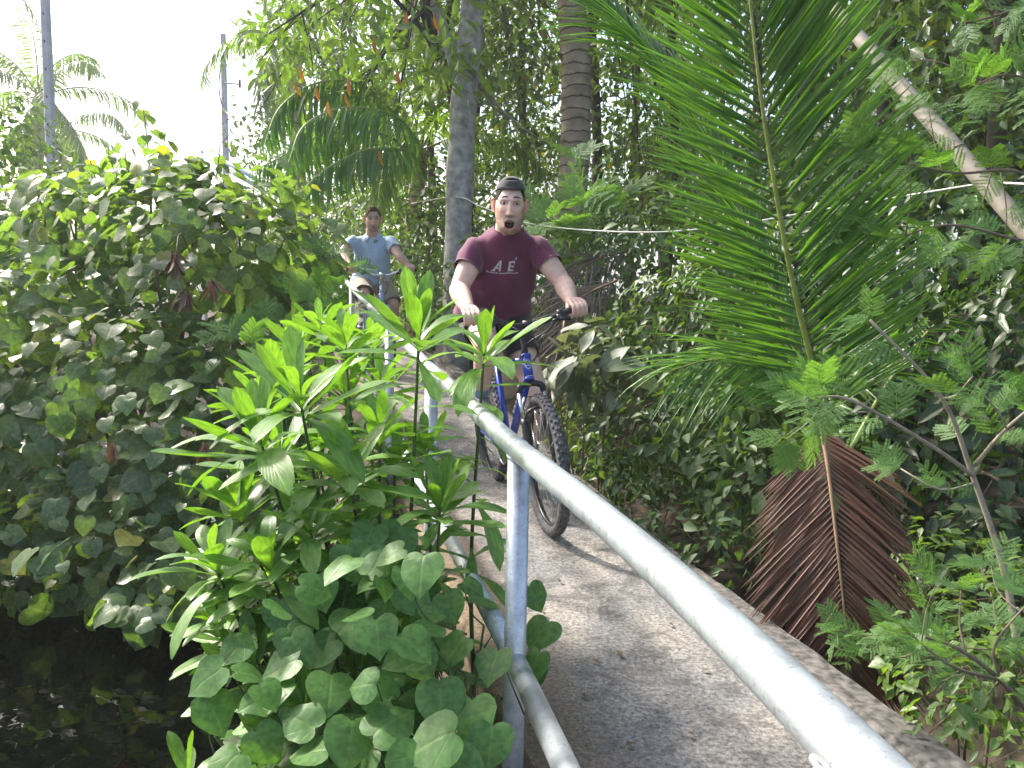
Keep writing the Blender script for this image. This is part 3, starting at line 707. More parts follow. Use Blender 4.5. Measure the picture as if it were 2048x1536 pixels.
# ------------------------------------------------------------------ feathery saplings (bipinnate)
def feathery(name, label, stems_pts, size, n_per, seed, maxn=120, stem_r=.012, group=None, extra_tw=4, mat=None, stem_mat=None, tipcl=0):
    r = np.random.default_rng(seed); base = np.array(stems_pts[0][0])
    root = thing(name, base, label, 'plant', group); Ms = []
    def tuft(p, dirv, n, s):
        for i in range(n):
            a = r.uniform(0, 2*PI); u = nrm(np.cross(dirv, [.2, .3, .9])); v = np.cross(dirv, u)
            dr = nrm(dirv*r.uniform(.3, .9)+(u*math.cos(a)+v*math.sin(a))*.9+UPV*.1)
            nm = nrm(UPV*.9+nrm(CAM-p)*.45+r.normal(size=3)*.3)
            Ms.append(mats_from(p, dr[None], nm[None], s*r.uniform(.7, 1.15)))
    for sp in stems_pts:
        pts = smooth_path(sp, 24); t = nrm(np.gradient(pts, axis=0))
        rr = stem_r if sp is stems_pts[0] else stem_r*.62
        mb = MB(); mb.tube(pts, np.linspace(rr, rr*.35, 24), 8)
        for i in range(n_per):
            f = r.uniform(.35, 1.0); j = int(f*23); tuft(pts[j], t[j], 1, size*r.uniform(.7, 1))
        tuft(pts[-1], t[-1], 5+tipcl, size*.8)
        for i in range(extra_tw):
            j = r.integers(10, 22); e = pts[j]+nrm(t[j]*.6+r.normal(size=3)*.8+UPV*.2)*size*1.4
            q = smooth_path([pts[j], (pts[j]+e)/2+r.normal(size=3)*.02, e], 7); mb.tube(q, np.linspace(rr*.4, rr*.2, 7), 5); tuft(e, nrm(e-pts[j]), 4, size*.85); tuft(q[3], nrm(e-pts[j]), 2, size*.8)
        mb.build('stem', stem_mat or M_TWIG, root)
    M = np.concatenate(Ms); leaves(root, T_PIN, M, mat or M_PIN, 'leaf', maxn, 10, idx=r.integers(0, 3, len(M)))
    return root
feathery('feathery_sapling', 'yellow green feathery sapling between the round leaved bush and the railing', [[(-1.75, 5.2, -.5), P(590, 760, 5.0), P(560, 640, 4.8)], [(-1.75, 5.2, -.5), P(620, 720, 5.2), P(640, 590, 5.3)], [(-1.7, 5.1, -.5), P(560, 800, 4.8), P(520, 720, 4.6)], [(-1.6, 5.4, -.5), P(620, 800, 5.0), P(610, 690, 4.9)]], .24, 13, 31, 90, .012)
# long bare stalk with dry pods in the bush
def pods(label, px, py, d, n, L, seed, stalk=None):
    r = np.random.default_rng(seed); c = P(px, py, d); root = thing('seed_pod_cluster', c, label, 'seed pods', 'clusters of dry brown seed pods in the bush')
    Ms = []
    for i in range(n):
        dr = nrm(np.array([r.normal()*.42, r.normal()*.3, -1])); nm = nrm(np.cross(dr, r.normal(size=3)))
        Ms.append(mats_from(c+r.normal(size=3)*.012, dr[None], nm[None], L*r.uniform(.7, 1.15)))
    M = np.concatenate(Ms); tm = [strip_leaf(.13, 6, .2, .5, lambda y: min(1, 6*y, 6*(1-y)+.1)), strip_leaf(.12, 6, -.25, .6, lambda y: min(1, 6*y, 6*(1-y)+.1))]
    leaves(root, tm, M, M_POD, 'pod', 60, 4, 'pods', idx=r.integers(0, 2, n))
    if stalk is not None:
        mb = MB(); mb.tube(smooth_path([c]+stalk, 14), np.linspace(.004, .009, 14), 6); mb.build('stalk', M_TWIG, root)
M_POD = leaf_material('dry_pod', [(.13, .065, .045), (.17, .085, .06), (.10, .05, .035)], .2, .55, .15, (1.4, 1.1, .7))
pods('largest cluster of dry brown seed pods hanging in the bush', 352, 505, 4.75, 17, .17, 1, [P(365, 470, 5.0), P(420, 590, 5.2), P(540, 720, 5.2), P(600, 800, 5.3)])
pods('dry brown seed pods hanging just below the largest pod cluster', 372, 580, 4.7, 15, .15, 2)
pods('slanting dry brown seed pods right of the other pod clusters', 425, 560, 4.7, 9, .16, 3)
pods('short dark brown seed pods low in the bush above the water', 226, 885, 4.15, 7, .11, 4)
pods('olive brown curled pods beside the lance leaved plant', 410, 885, 4.0, 6, .13, 5)
# ------------------------------------------------------------------ palms
M_FROND = leaf_material('frond_leaflet', [(.08, .185, .032), (.098, .22, .036), (.07, .165, .032), (.088, .20, .036)], .46, .26, .3, (1.9, 2.1, .3), spec=.6)
M_FRONDF = leaf_material('far_frond_leaflet', [(.11, .195, .06), (.13, .22, .065), (.15, .24, .07)], .40, .36, .1, (1.9, 2.0, .4))
M_DEADF = leaf_material('dead_frond_leaflet', [(.135, .056, .033), (.165, .07, .04), (.10, .042, .026), (.19, .095, .058)], .18, .5, .2, (1.4, 1.0, .6))
M_RACH = simple('frond_rachis', (.20, .26, .05), .4, nscale=15)
M_RACHD = simple('dead_rachis', (.20, .12, .06), .6, nscale=15)
leaflet_prof = lambda y: min(1, .45+3*y)*(1-y**2.2)**.8
T_LEAFLET = [strip_leaf(.034, 6, c, .9, leaflet_prof) for c in (.05, .2, .4, .7)]
T_LEAFLETF = [strip_leaf(.085, 4, c, .5, leaflet_prof) for c in (.15, .45)]
def frond(parent, ctrl, L, n, a0, a1, nf, mat, rmat, seed, curl=(0, 1), parts=True, r0=.014, lift=.15, grav=.0, name='frond', start=.1, size_end=.45, jit=.08, miss=0.0, tm=None, left_k=1.0, cachekey=None):
    r = np.random.default_rng(seed); pts = smooth_path(ctrl, 60); t = nrm(np.gradient(pts, axis=0))
    tm = tm or T_LEAFLET
    Ms = []; ids = []; nf = np.asarray(nf, float)
    for i in range(n):
        f = start+(1-start)*i/(n-1); j = min(59, int(f*59)); T = t[j]; p = pts[j]
        nn = nrm(nf-T*np.dot(nf, T)); Sd = np.cross(T, nn)
        prof = (.50+.50*math.sin(PI*min(1, (f-start)/(1-start)*.8+.12)))*(1 if f < .8 else 1-(f-.8)*(1-size_end)*5)
        for s in (-1, 1):
            if r.random() < miss: continue
            a = math.radians(a0+(a1-a0)*f)+r.normal()*jit
            l = L*prof*r.uniform(.9, 1.08)*(left_k if s < 0 else 1)
            d = T*math.cos(a)+Sd*s*math.sin(a)+nn*(lift+r.normal()*jit)-UPV*(grav+abs(r.normal())*grav*.3)
            d = nrm(d); m = nn*.8+UPV*.45+r.normal(size=3)*.1
            Ms.append(mats_from(p+Sd*s*r0*.7, d[None], m[None], l)); ids.append(r.integers(curl[0], curl[1]+1))
    M = np.concatenate(Ms); ids = np.array(ids)
    mb = MB(); mb.tube(pts, np.linspace(r0, r0*.18, 60), 8, squash=.8)
    if parts is None:     # one mesh for the whole blade
        V1, F1, U1 = tube_geo(pts[::4], np.linspace(r0, r0*.2, 15), 5)
        fo = mb.build(name, rmat, parent)
        merged('blade', tm, M, ids, mat, fo); return fo
    fo = mb.build(name, rmat, parent)
    cache = {}
    leaves(fo, tm, M, mat, 'leaflet', 300 if parts else 0, 6, 'blade', cache, idx=ids)
    return fo

# young coconut palm right of the path: the big frond, one behind it, a dead brown one hanging
cp = thing('coconut_palm', (1.25, 3.35, -.1), 'young coconut palm with one huge bright green upright frond beside the path', 'palm tree')
toC = nrm(CAM-P(1560, 400, 3.2))
frond(cp, [P(1665, 905, 3.45), P(1632, 760, 3.38), P(1580, 540, 3.22), P(1530, 250, 3.1), P(1500, 0, 3.0), P(1478, -260, 2.9)], 0.67, 185, 68, 33, toC+np.array([-.12, 0, .15]), M_FROND, M_RACH, 1, (0, 1), r0=.019, lift=.12, start=.12, size_end=.6, jit=.045, left_k=.82)
frond(cp, [P(1690, 900, 3.6), P(1600, 720, 3.7), P(1500, 470, 3.85), P(1370, 200, 4.0), P(1215, 20, 4.1), P(1090, -80, 4.2)], .62, 130, 42, 22, np.array([.55, -.6, .5]), M_FROND, M_RACH, 2, (1, 2), r0=.016, lift=.1, start=.2)
frond(cp, [P(1690, 900, 3.6), P(1630, 770, 3.55), P(1540, 720, 3.5), P(1420, 720, 3.45), P(1330, 745, 3.4)], .50, 36, 50, 22, np.array([.1, -.6, 1.]), M_FROND, M_RACH, 3, (1, 2), r0=.010, lift=.05, grav=.12, start=.15)
frond(cp, [P(1700, 900, 3.6), P(1780, 760, 3.7), P(1880, 640, 3.9), P(2010, 560, 4.0)], .6, 44, 62, 32, np.array([-.2, -.6, .7]), M_FROND, M_RACH, 4, (1, 3), r0=.012, lift=.05, grav=.2, start=.15)
df = frond(cp, [P(1640, 850, 2.95), P(1655, 930, 2.85), P(1675, 1100, 2.7), P(1690, 1250, 2.62), P(1692, 1390, 2.6)], .44, 160, 52, 36, toC+np.array([.1, 0, .1]), M_DEADF, M_RACHD, 5, (0, 1), r0=.010, lift=-.12, start=.06, size_end=.3, jit=.035, name='dead_frond')
df['label'] = 'dead brown frond hanging beside the kerb'
mb = MB(); b = np.array([1.32, 3.5, -.6]); mb.tube([b, P(1680, 900, 3.5)-UPV*.1, P(1670, 880, 3.45)], [.13, .09, .03], 12); mb.build('trunk', M_BARKD, cp)

def trunk_mat():
    mt, t, b = nmat('palm_trunk'); tc = N(t, 'ShaderNodeTexCoord'); uvn = N(t, 'ShaderNodeUVMap'); sep = N(t, 'ShaderNodeSeparateXYZ'); t.links.new(uvn.outputs[0], sep.inputs[0])
    nz = N(t, 'ShaderNodeTexNoise'); nz.inputs['Scale'].default_value = 6; nz.inputs['Detail'].default_value = 8; t.links.new(tc.outputs['Object'], nz.inputs['Vector'])
    w = math_n(t, 'ADD', math_n(t, 'MULTIPLY', sep.outputs[1], 8.0), math_n(t, 'MULTIPLY', nz.outputs[0], .9))
    w = math_n(t, 'FRACT', w); rr = ramp(t, [(0, (.25,)*3), (.12, (1,)*3), (.9, (.85,)*3), (1, (.25,)*3)]); t.links.new(w, rr.inputs[0])
    r = ramp(t, [(.3, (.27, .20, .14)), (.55, (.42, .33, .24)), (.75, (.52, .44, .35))]); t.links.new(nz.outputs[0], r.inputs[0])
    t.links.new(mixc(t, r.outputs[0], rr.outputs[0], 1.0, 'MULTIPLY'), b.inputs['Base Color']); b.inputs['Roughness'].default_value = .9
    bp = N(t, 'ShaderNodeBump'); bp.inputs['Strength'].default_value = .8; bp.inputs['Distance'].default_value = .03
    t.links.new(math_n(t, 'ADD', rr.outputs[0], nz.outputs[0]), bp.inputs['Height']); t.links.new(bp.outputs[0], b.inputs['Normal']); return mt
M_PTRUNK = trunk_mat()
def palm(label, crown, base, nfr, L, leafL, seed, r=(.16, .12), mat=None, n=44, fronds=None, el=(70, -35)):
    rr = np.random.default_rng(seed); crown = np.array(crown, float); base = np.array(base, float)
    root = thing('coconut_palm', base, label, 'palm tree')
    pts = smooth_path([base-UPV*.3, base*.5+crown*.5+np.array([rr.normal()*.12, 0, 0]), crown], 40)
    rad = np.linspace(r[0], r[1], 40)*(1+.045*np.abs(np.sin(np.arange(40)*1.7))); rad[:6] *= np.linspace(1.35, 1.02, 6)
    mb = MB(); mb.tube(pts, rad, 18); mb.build('trunk', M_PTRUNK, root)
    for i in range(nfr):
        a = i*2.399+seed; e = math.radians(el[0]+(el[1]-el[0])*(i/max(1, nfr-1))**.9+rr.uniform(-6, 6))
        h = np.array([math.cos(a), math.sin(a), 0]); l = L*rr.uniform(.85, 1.08)
        p1 = crown+(h*math.cos(e)+UPV*math.sin(e))*l*.35; p2 = p1+(h*math.cos(e-.5)+UPV*math.sin(e-.5))*l*.35; p3 = p2+(h*math.cos(e-1.15)+UPV*math.sin(e-1.15))*l*.33
        frond(root, [crown, p1, p2, p3], leafL, n, 65, 30, UPV+h*.2-(h*.8 if e > 1 else 0), mat or M_FRONDF, M_RACH, seed*10+i, (0, 1), parts=None, r0=.022*L/2.5, lift=.0, grav=.55, tm=T_LEAFLETF, jit=.12, start=.14)
    for f in fronds or []:
        frond(root, f, leafL*.92, 64, 62, 30, np.array([0, -.35, 1.]), M_FROND, M_RACH, seed*77, (0, 1), parts=None, r0=.022, lift=0, grav=.9, tm=T_LEAFLETF, jit=.12, start=.14)
    return root
g = lambda px, py, d: np.array([*P(px, py, d)[:2], ground_h(*P(px, py, d)[:2])])
palm('tall coconut palm trunk with ring scars standing behind the rider in the cap', P(1130, -190, 8.9), g(1092, 430, 8.9), 9, 3.2, .7, 3, (.17, .155), el=(60, 5))
palm('far hazy coconut palm behind the tall concrete pole', P(78, 190, 30), g(70, 360, 30), 15, 4.3, .95, 5, (.24, .17), n=50, el=(80, -65))
palm('farther coconut palm with hanging old fronds right of the concrete pole', P(128, 255, 36), g(115, 390, 36), 11, 4.2, 1.0, 6, (.22, .17), n=50, el=(25, -75))
palm('dark coconut palm top rising behind the far utility pole and broadleaf tree', P(590, 75, 18), g(640, 420, 18), 12, 2.6, .7, 8, (.18, .14), el=(70, -50))
palm('coconut palm with long arching fronds drooping left of the grey trunk', P(842, 300, 9.6), g(830, 520, 9.6), 7, 1.9, .5, 9, (.10, .09), n=46, el=(65, -5),
     fronds=[[P(842, 300, 9.6), P(740, 180, 8.2), P(640, 165, 7.8), P(560, 215, 7.7), P(525, 300, 7.5)], [P(842, 310, 9.6), P(760, 268, 8.0), P(660, 265, 7.8), P(570, 310, 7.4), P(500, 345, 7.2)],
             [P(842, 305, 9.6), P(800, 240, 7.8), P(700, 215, 7.4), P(610, 250, 7.2), P(575, 330, 7.0)], [P(842, 312, 9.6), P(800, 300, 7.8), P(730, 300, 7.4), P(650, 340, 7.2), P(600, 385, 7.0)]])

# ------------------------------------------------------------------ trees of the wood
def crown_geo(seed, lobes, dens, size, tm, upw=.5, inner=.45, var=.25):
    r = np.random.default_rng(seed); p, nn = lobes_points(lobes, dens, inner, seed, .3)
    # leaves gather on twigs: pull points toward twig centres
    k = max(20, len(p)//16); cidx = r.integers(0, len(p), k); C = p[cidx]
    a = r.integers(0, k, len(p)); q = C[a] + r.normal(size=p.shape)*np.array([.17, .17, .13])
    q = np.where((r.random(len(p)) < .75)[:, None], q, p); nn = np.where((r.random(len(p)) < .5)[:, None], nn[cidx][a], nn)
    d, nm = orient(nn, r, upw, .75, .7)
    sc = size*np.exp(r.normal(size=len(q))*var)
    return mats_from(q, d, nm, sc), r.integers(0, len(tm), len(q)), C
def tree(label, base, trunk_pts, tr, lobes, dens, size, tm, mat, bark, seed, group=None, maxn=0, extra=None, nbr=9, name='tree'):
    base = np.array(base, float); r = np.random.default_rng(seed)
    root = thing(name, base, label, 'tree', group)
    pts = smooth_path(trunk_pts, 30); mb = MB(); n = len(pts)
    mb.tube(pts, np.linspace(tr[0], tr[1], n)*(1+.05*np.sin(np.arange(n)*1.3+seed)), 12); tk = mb.build('trunk', bark, root)
    M, idx, C = crown_geo(seed, lobes, dens, size, tm)
    for i in range(nbr):
        j = int(r.uniform(.35, .97)*(n-1)); a = pts[j]; e = C[np.argmin(np.linalg.norm(C[r.integers(0, len(C), 12)]-a, axis=1))] if False else C[r.integers(0, len(C))]
        w = np.linspace(tr[1]*.7, .006, 10); mb = MB(); mid = (a+e)/2+np.array([0, 0, .15]); bp_ = smooth_path([a, mid, e], 10); mb.tube(bp_, w, 6)
        for q in range(3):
            e2 = e+r.normal(size=3)*.35; mb.tube(smooth_path([bp_[5+q], (bp_[5+q]+e2)/2+r.normal(size=3)*.05, e2], 5), np.linspace(w[5+q]*.6, .004, 5), 5)
        mb.build('branch', bark, root)
    if maxn: leaves(root, tm, M, mat, 'leaf', maxn, 10, 'crown', idx=idx)
    else:
        o = merged('crown', tm, M, idx, mat, root)
    if extra is not None:
        leaves(root, T_LONG, extra, M_YEL, 'old_leaf', 40, 2, 'old_leaves')
    return root
def copy_tree(src, loc, rz, sc, label=None, group=None):
    c = src.copy(); COL.objects.link(c); c.location = [float(v) for v in loc]; c.rotation_euler = (0, 0, rz); c.scale = (sc,)*3
    if label: c['label'] = label
    if group: c['group'] = group
    for ch in src.children:
        k = ch.copy(); COL.objects.link(k); k.parent = c
        for g2 in ch.children:
            k2 = g2.copy(); COL.objects.link(k2); k2.parent = k
    return c
# pale grey trunk with the cable tied to it
gb = g(913, 590, 8.25)
tree('pale grey trunked tree with the white cable tied round it', gb, [gb-UPV*.2, P(918, 420, 8.25), P(928, 200, 8.25), P(946, 0, 8.25), P(960, -260, 8.3)], (.15, .12),
     [lobe(960, -330, 8.6, 1.5, 1.3, 1.0), lobe(1010, 60, 9.3, .55, .5, .7), lobe(1020, 260, 9.4, .5, .5, .6), lobe(890, 60, 9.2, .5, .5, .6)], 150, .10, T_OVATE, M_WOOD, M_BARKG, 40, maxn=60)
# broad leaved tree with orange old leaves, upper left of the wood
tb = g(935, 560, 9.2)
exs = []
for px, py in ((812, 22), (868, 28), (795, 140), (697, 155), (690, 185), (655, 200), (757, 300), (600, 130), (590, 160), (632, 170), (748, 72)):
    exs.append(mats_from(P(px, py, 7.2), np.array([[.05, 0, -1]]), np.array([[-.5, -1, .2]]), .16))
tree('broad leaved tree with a curved dark limb and a few orange old leaves', tb, [tb-UPV*.2, P(930, 400, 9.1), P(905, 170, 8.8), P(862, 70, 8.4), P(845, -60, 8.2), P(820, -200, 8.0)], (.10, .05),
     [lobe(700, 90, 7.9, .9, .7, .65), lobe(830, 90, 7.9, .6, .6, .7), lobe(590, 110, 8.3, .5, .5, .45), lobe(660, -60, 8.0, .9, .8, .6), lobe(860, -120, 8, .9, .8, .6)],
     95, .155, T_LONG, M_WOODL, M_BARKD, 41, maxn=300, extra=np.concatenate(exs), nbr=12)
# slender trees of the wood: three shapes, then copies
protos = []
for s in range(3):
    r = np.random.default_rng(50+s); L = []
    for i in range(9):
        L.append((r.normal()*.55, r.normal()*.5, 1.5+i*.62+r.normal()*.2, r.uniform(.55, 1.0), r.uniform(.5, .9), r.uniform(.4, .7)))
    b = np.array([0., 0, 0])
    protos.append((L, [b-UPV*.3, np.array([.1*s, .05, 2.2]), np.array([-.15+.1*s, 0, 4.6]), np.array([.1, .1, 7.0])]))
spots = [(1190, 11.0), (1330, 12.2), (1475, 11.0), (1610, 9.5), (1760, 8.6), (1905, 7.9), (2060, 7.4), (1260, 14.0), (1420, 15.0), (1570, 13.5), (1690, 12.0), (1850, 11.0), (2020, 10.2), (1040, 12.5), (960, 14.0), (1130, 16.0),
         (860, 13.0), (770, 15.5), (690, 16.5), (2200, 8.5), (2150, 6.3), (1980, 6.2), (1330, 18.0), (1650, 17.5), (1950, 15)]
WG = 'slender dark trees of the wood'
FARL = 'dim leafy tree half hidden deep in the wood'
TL = ['slender dark leafy tree just right of the ringed palm trunk', 'slender leafy tree with sky gaps left of the big upright frond', 'slender dark leafy tree behind the top of the big upright frond', 'leafy tree between the top of the big frond and the leaning pole',
 'leafy tree crossed by the upper half of the leaning pole', 'leafy tree under the middle of the leaning pole', 'leafy tree behind the lower end of the leaning pole at the right edge', 'thin dark trunked tree seen in the gap between ringed trunk and big frond', FARL, FARL, FARL, FARL, FARL,
 'leafy tree between the pale grey trunk and the ringed palm trunk', 'leafy tree behind the pale grey trunk', FARL, 'leafy tree behind the drooping fronds left of the grey trunk', 'leafy tree above the head of the man in the blue polo, behind the arching fronds', 'leafy tree behind the broad leaved tree at the sky edge', FARL, FARL, 'dark leafy tree nearest the right edge below the leaning pole', FARL, FARL, FARL]
src = []
for i, (px, d) in enumerate(spots):
    p = P(px, 500, d); b = np.array([p[0], p[1], ground_h(p[0], p[1])])
    if i < 3:
        L, tp = protos[i]
        o = tree(TL[i], (0, 0, 0), tp, (.085, .04), L, 88, .105, T_OVATE, [M_WOOD, M_WOODL, M_WOOD][i], M_BARKD, 60+i, WG, nbr=8)
        src.append(o); o.location = b
    else:
        copy_tree(src[i % 3], b, (i*2.4) % 6.28, [1.0, .9, 1.12, .95][i % 4], TL[i])
# treeline on the far bank
tl = [(250, 55, 1.0), (330, 48, .9), (420, 60, 1.1), (180, 44, .85), (20, 40, .9), (500, 40, 1.0), (380, 75, 1.2), (-60, 35, 1.0), (540, 30, .9), (470, 28, .7), (560, 22, .8)]
for i, (px, d, s) in enumerate(tl):
    p = P(px, 400, d); copy_tree(src[i % 3], (p[0], p[1], ground_h(p[0], p[1])-1.6), i*1.7, s, 'hazy leafy tree on the far side of the canal', 'hazy trees beyond the canal')

# ------------------------------------------------------------------ undergrowth right of the path
bush('creeper_thicket', 'wall of small leaved creepers right behind the rider in the purple shirt', 'thicket',
     [lobe(1180, 610, 6.6, .8, .7, .65), lobe(1330, 560, 6.2, .8, .7, .7), lobe(1290, 760, 5.4, .6, .6, .5), lobe(1420, 700, 5.2, .6, .6, .65), lobe(1250, 880, 5.0, .45, .5, .4), lobe(1080, 560, 7.4, .8, .7, .6), lobe(1380, 880, 4.5, .5, .5, .4)],
     T_OVATE, .068, 330, M_UNDER, 300, 10, seed=12, stems=8, upw=.6, rand=.6, inner=.3, stem_r=.012)
bush('dense_shrub', 'dense dark green shrub filling the bank behind the big upright frond', 'bush',
     [lobe(1560, 640, 5.2, .8, .7, .7), lobe(1480, 860, 4.3, .5, .5, .45), lobe(1650, 520, 6.0, .8, .7, .8), lobe(1500, 420, 7.0, .9, .7, .7), lobe(1550, 980, 3.8, .38, .4, .3)],
     T_OVATE, .075, 260, M_UNDER, 250, 10, seed=13, stems=8, upw=.6, rand=.6, inner=.3, stem_r=.014)
bush('shaded_shrub', 'shaded glossy leaved shrub at the right edge below the leaning pole', 'bush',
     [lobe(1850, 700, 4.6, .7, .7, .7), lobe(1980, 560, 4.9, .8, .7, .8), lobe(1800, 920, 3.9, .45, .5, .45), lobe(1960, 880, 3.8, .55, .5, .6), lobe(2080, 760, 3.8, .6, .6, .8), lobe(1780, 480, 5.8, .8, .7, .7), lobe(1990, 1080, 3.4, .4, .45, .4)],
     T_OVATE, .095, 200, M_SHADEDG, 300, 10, seed=14, stems=8, upw=.6, rand=.55, inner=.3, stem_r=.016)
bush('ditch_weed', 'low round leaved weeds in the shade of the ditch at the bottom right', 'weed',
     [lobe(2000, 1430, 2.15, .26, .3, .2), lobe(1890, 1330, 2.45, .2, .3, .16), lobe(2080, 1300, 2.5, .3, .35, .25), lobe(1960, 1200, 2.9, .35, .35, .25), lobe(2060, 1530, 1.95, .2, .25, .16)],
     T_OVATE, .05, 420, M_WOODL, 220, 10, seed=15, stems=5, upw=.9, rand=.5, inner=.2, stem_r=.006)
bush('kerb_weed', 'thin straggling weeds and dry stalks growing against the kerb', 'weed',
     [lobe(1260, 985, 4.3, .32, .45, .2), lobe(1340, 1040, 3.9, .28, .4, .2), lobe(1210, 930, 4.9, .3, .5, .25), lobe(1420, 1090, 3.5, .2, .3, .17)],
     T_OVATE, .05, 230, M_UNDER, 160, 10, seed=16, stems=7, upw=.7, rand=.6, stem_r=.006)
bush('path_end_shrub', 'leafy shrub beside the bend of the path behind the man in the blue polo', 'bush',
     [lobe(800, 480, 10.2, .9, .8, .8), lobe(690, 480, 11, 1.0, .8, .8), lobe(900, 540, 9.0, .5, .5, .6), lobe(620, 470, 11.0, .9, .8, .6), lobe(1000, 500, 9.4, .7, .6, .8), lobe(860, 620, 8.4, .3, .4, .4), lobe(850, 430, 9.2, .45, .3, .5), lobe(800, 560, 8.9, .4, .4, .4)],
     T_OVATE, .085, 200, M_UNDER, 220, 9, seed=17, stems=8, upw=.6, rand=.6, inner=.3)
bush('dusty_plant', 'plant with big pale dusty leaves beside the front bicycle wheel', 'plant',
     [lobe(1185, 705, 4.75, .20, .22, .20), lobe(1150, 750, 4.6, .2, .22, .16), lobe(1235, 750, 4.5, .2, .2, .17), lobe(1185, 800, 4.5, .16, .2, .1)],
     [strip_leaf(.42, 8, c, .25, lambda y: math.sin(PI*min(1, y*.95+.03))**.75, .02, p) for c, p in ((.2, 0), (.4, 1), (.1, 2))], .20, 62, M_GREY, 90, 10, seed=18, stems=7, upw=.8, rand=.5, droop=.3, inner=.2, stem_r=.007, ground_base=(*P(1190, 860, 4.6)[:2], -.3))
# dry thatch of fallen fronds behind the rider
def thatch():
    r = np.random.default_rng(77); c = P(1130, 640, 5.6)
    for k, (px0, py0, px1, py1, d) in enumerate(((1260, 500, 1090, 600, 5.9), (1235, 560, 1070, 690, 5.5), (1130, 640, 1105, 800, 5.3))):
        a = P(px0, py0, d); b = P(px1, py1, d-.2)
        root = thing('fallen_frond', (a+b)/2, ['dry grey brown fallen frond lying highest on the thicket behind the rider', 'dry fallen frond slanting down just behind the left hand of the rider', 'dry fallen frond hanging straight down beside the bicycle frame'][k], 'palm frond')
        frond(root, [a, (a+b)/2+np.array([0, -.05, .08]), b], .42, 40, 40, 18, np.array([.1, -.8, .5]), M_DRYF, M_RACHD, 80+k, (0, 2), parts=True, r0=.012, lift=0, grav=.25, start=.05, jit=.2)
M_DRYF = leaf_material('dry_frond_leaflet', [(.16, .13, .105), (.20, .165, .135), (.12, .095, .075)], .15, .6, .2, (1.3, 1.1, .8))
thatch()
# right: feathery branches in front of the wood
feathery('feathery_shrub', 'feathery leaved shrub with a long bare pale branch at the right edge', [
    [P(2040, 1330, 2.35), P(2010, 1150, 2.4), P(1945, 950, 2.42), P(1880, 790, 2.4), P(1740, 640, 2.4)],
    [P(1945, 950, 2.42), P(1860, 890, 2.3), P(1700, 800, 2.2), P(1610, 800, 2.15)],
    [P(1950, 930, 2.42), P(2010, 860, 2.35), P(2080, 800, 2.3)]], .15, 6, 33, 130, .012, extra_tw=2, stem_mat=simple('pale_twig', (.27, .23, .18), .8, nscale=25))
feathery('feathery_shrub', 'low feathery seedling with drooping sprays near the bottom right corner', [
    [P(2100, 1480, 2.1), P(2000, 1360, 2.1), P(1900, 1290, 2.08), P(1780, 1260, 2.05)],
    [P(2000, 1360, 2.1), P(1990, 1290, 2.1), P(2060, 1200, 2.1)],
    [P(2000, 1360, 2.1), P(1900, 1330, 2.0), P(1800, 1250, 2.0)]], .115, 6, 34, 90, .008, extra_tw=2)
feathery('feathery_tree', 'feathery leaved tree whose sprays hang before the leaning pole at upper right', [
    [P(2180, 700, 3.6), P(2170, 300, 3.6), P(2120, 30, 3.5), P(1930, 45, 3.3)],
    [P(2150, 420, 3.6), P(2040, 345, 3.3), P(1900, 345, 3.1), P(1720, 300, 2.95)],
    [P(2160, 500, 3.6), P(2040, 480, 3.2), P(1900, 450, 3.1), P(1780, 480, 3.0)],
    [P(2170, 300, 3.6), P(2120, 190, 3.3), P(2020, 150, 3.2), P(1950, 170, 3.1)]], .21, 8, 35, 150, .013, extra_tw=3)
feathery('feathery_sapling', 'light green feathery sapling above the shoulder of the rider in the cap', [
    [P(1200, 700, 6.4), P(1150, 520, 6.2), P(1100, 440, 6.0)], [P(1200, 700, 6.4), P(1200, 500, 6.2), P(1180, 410, 6.1)]], .33, 14, 36, 60, .011, extra_tw=5)
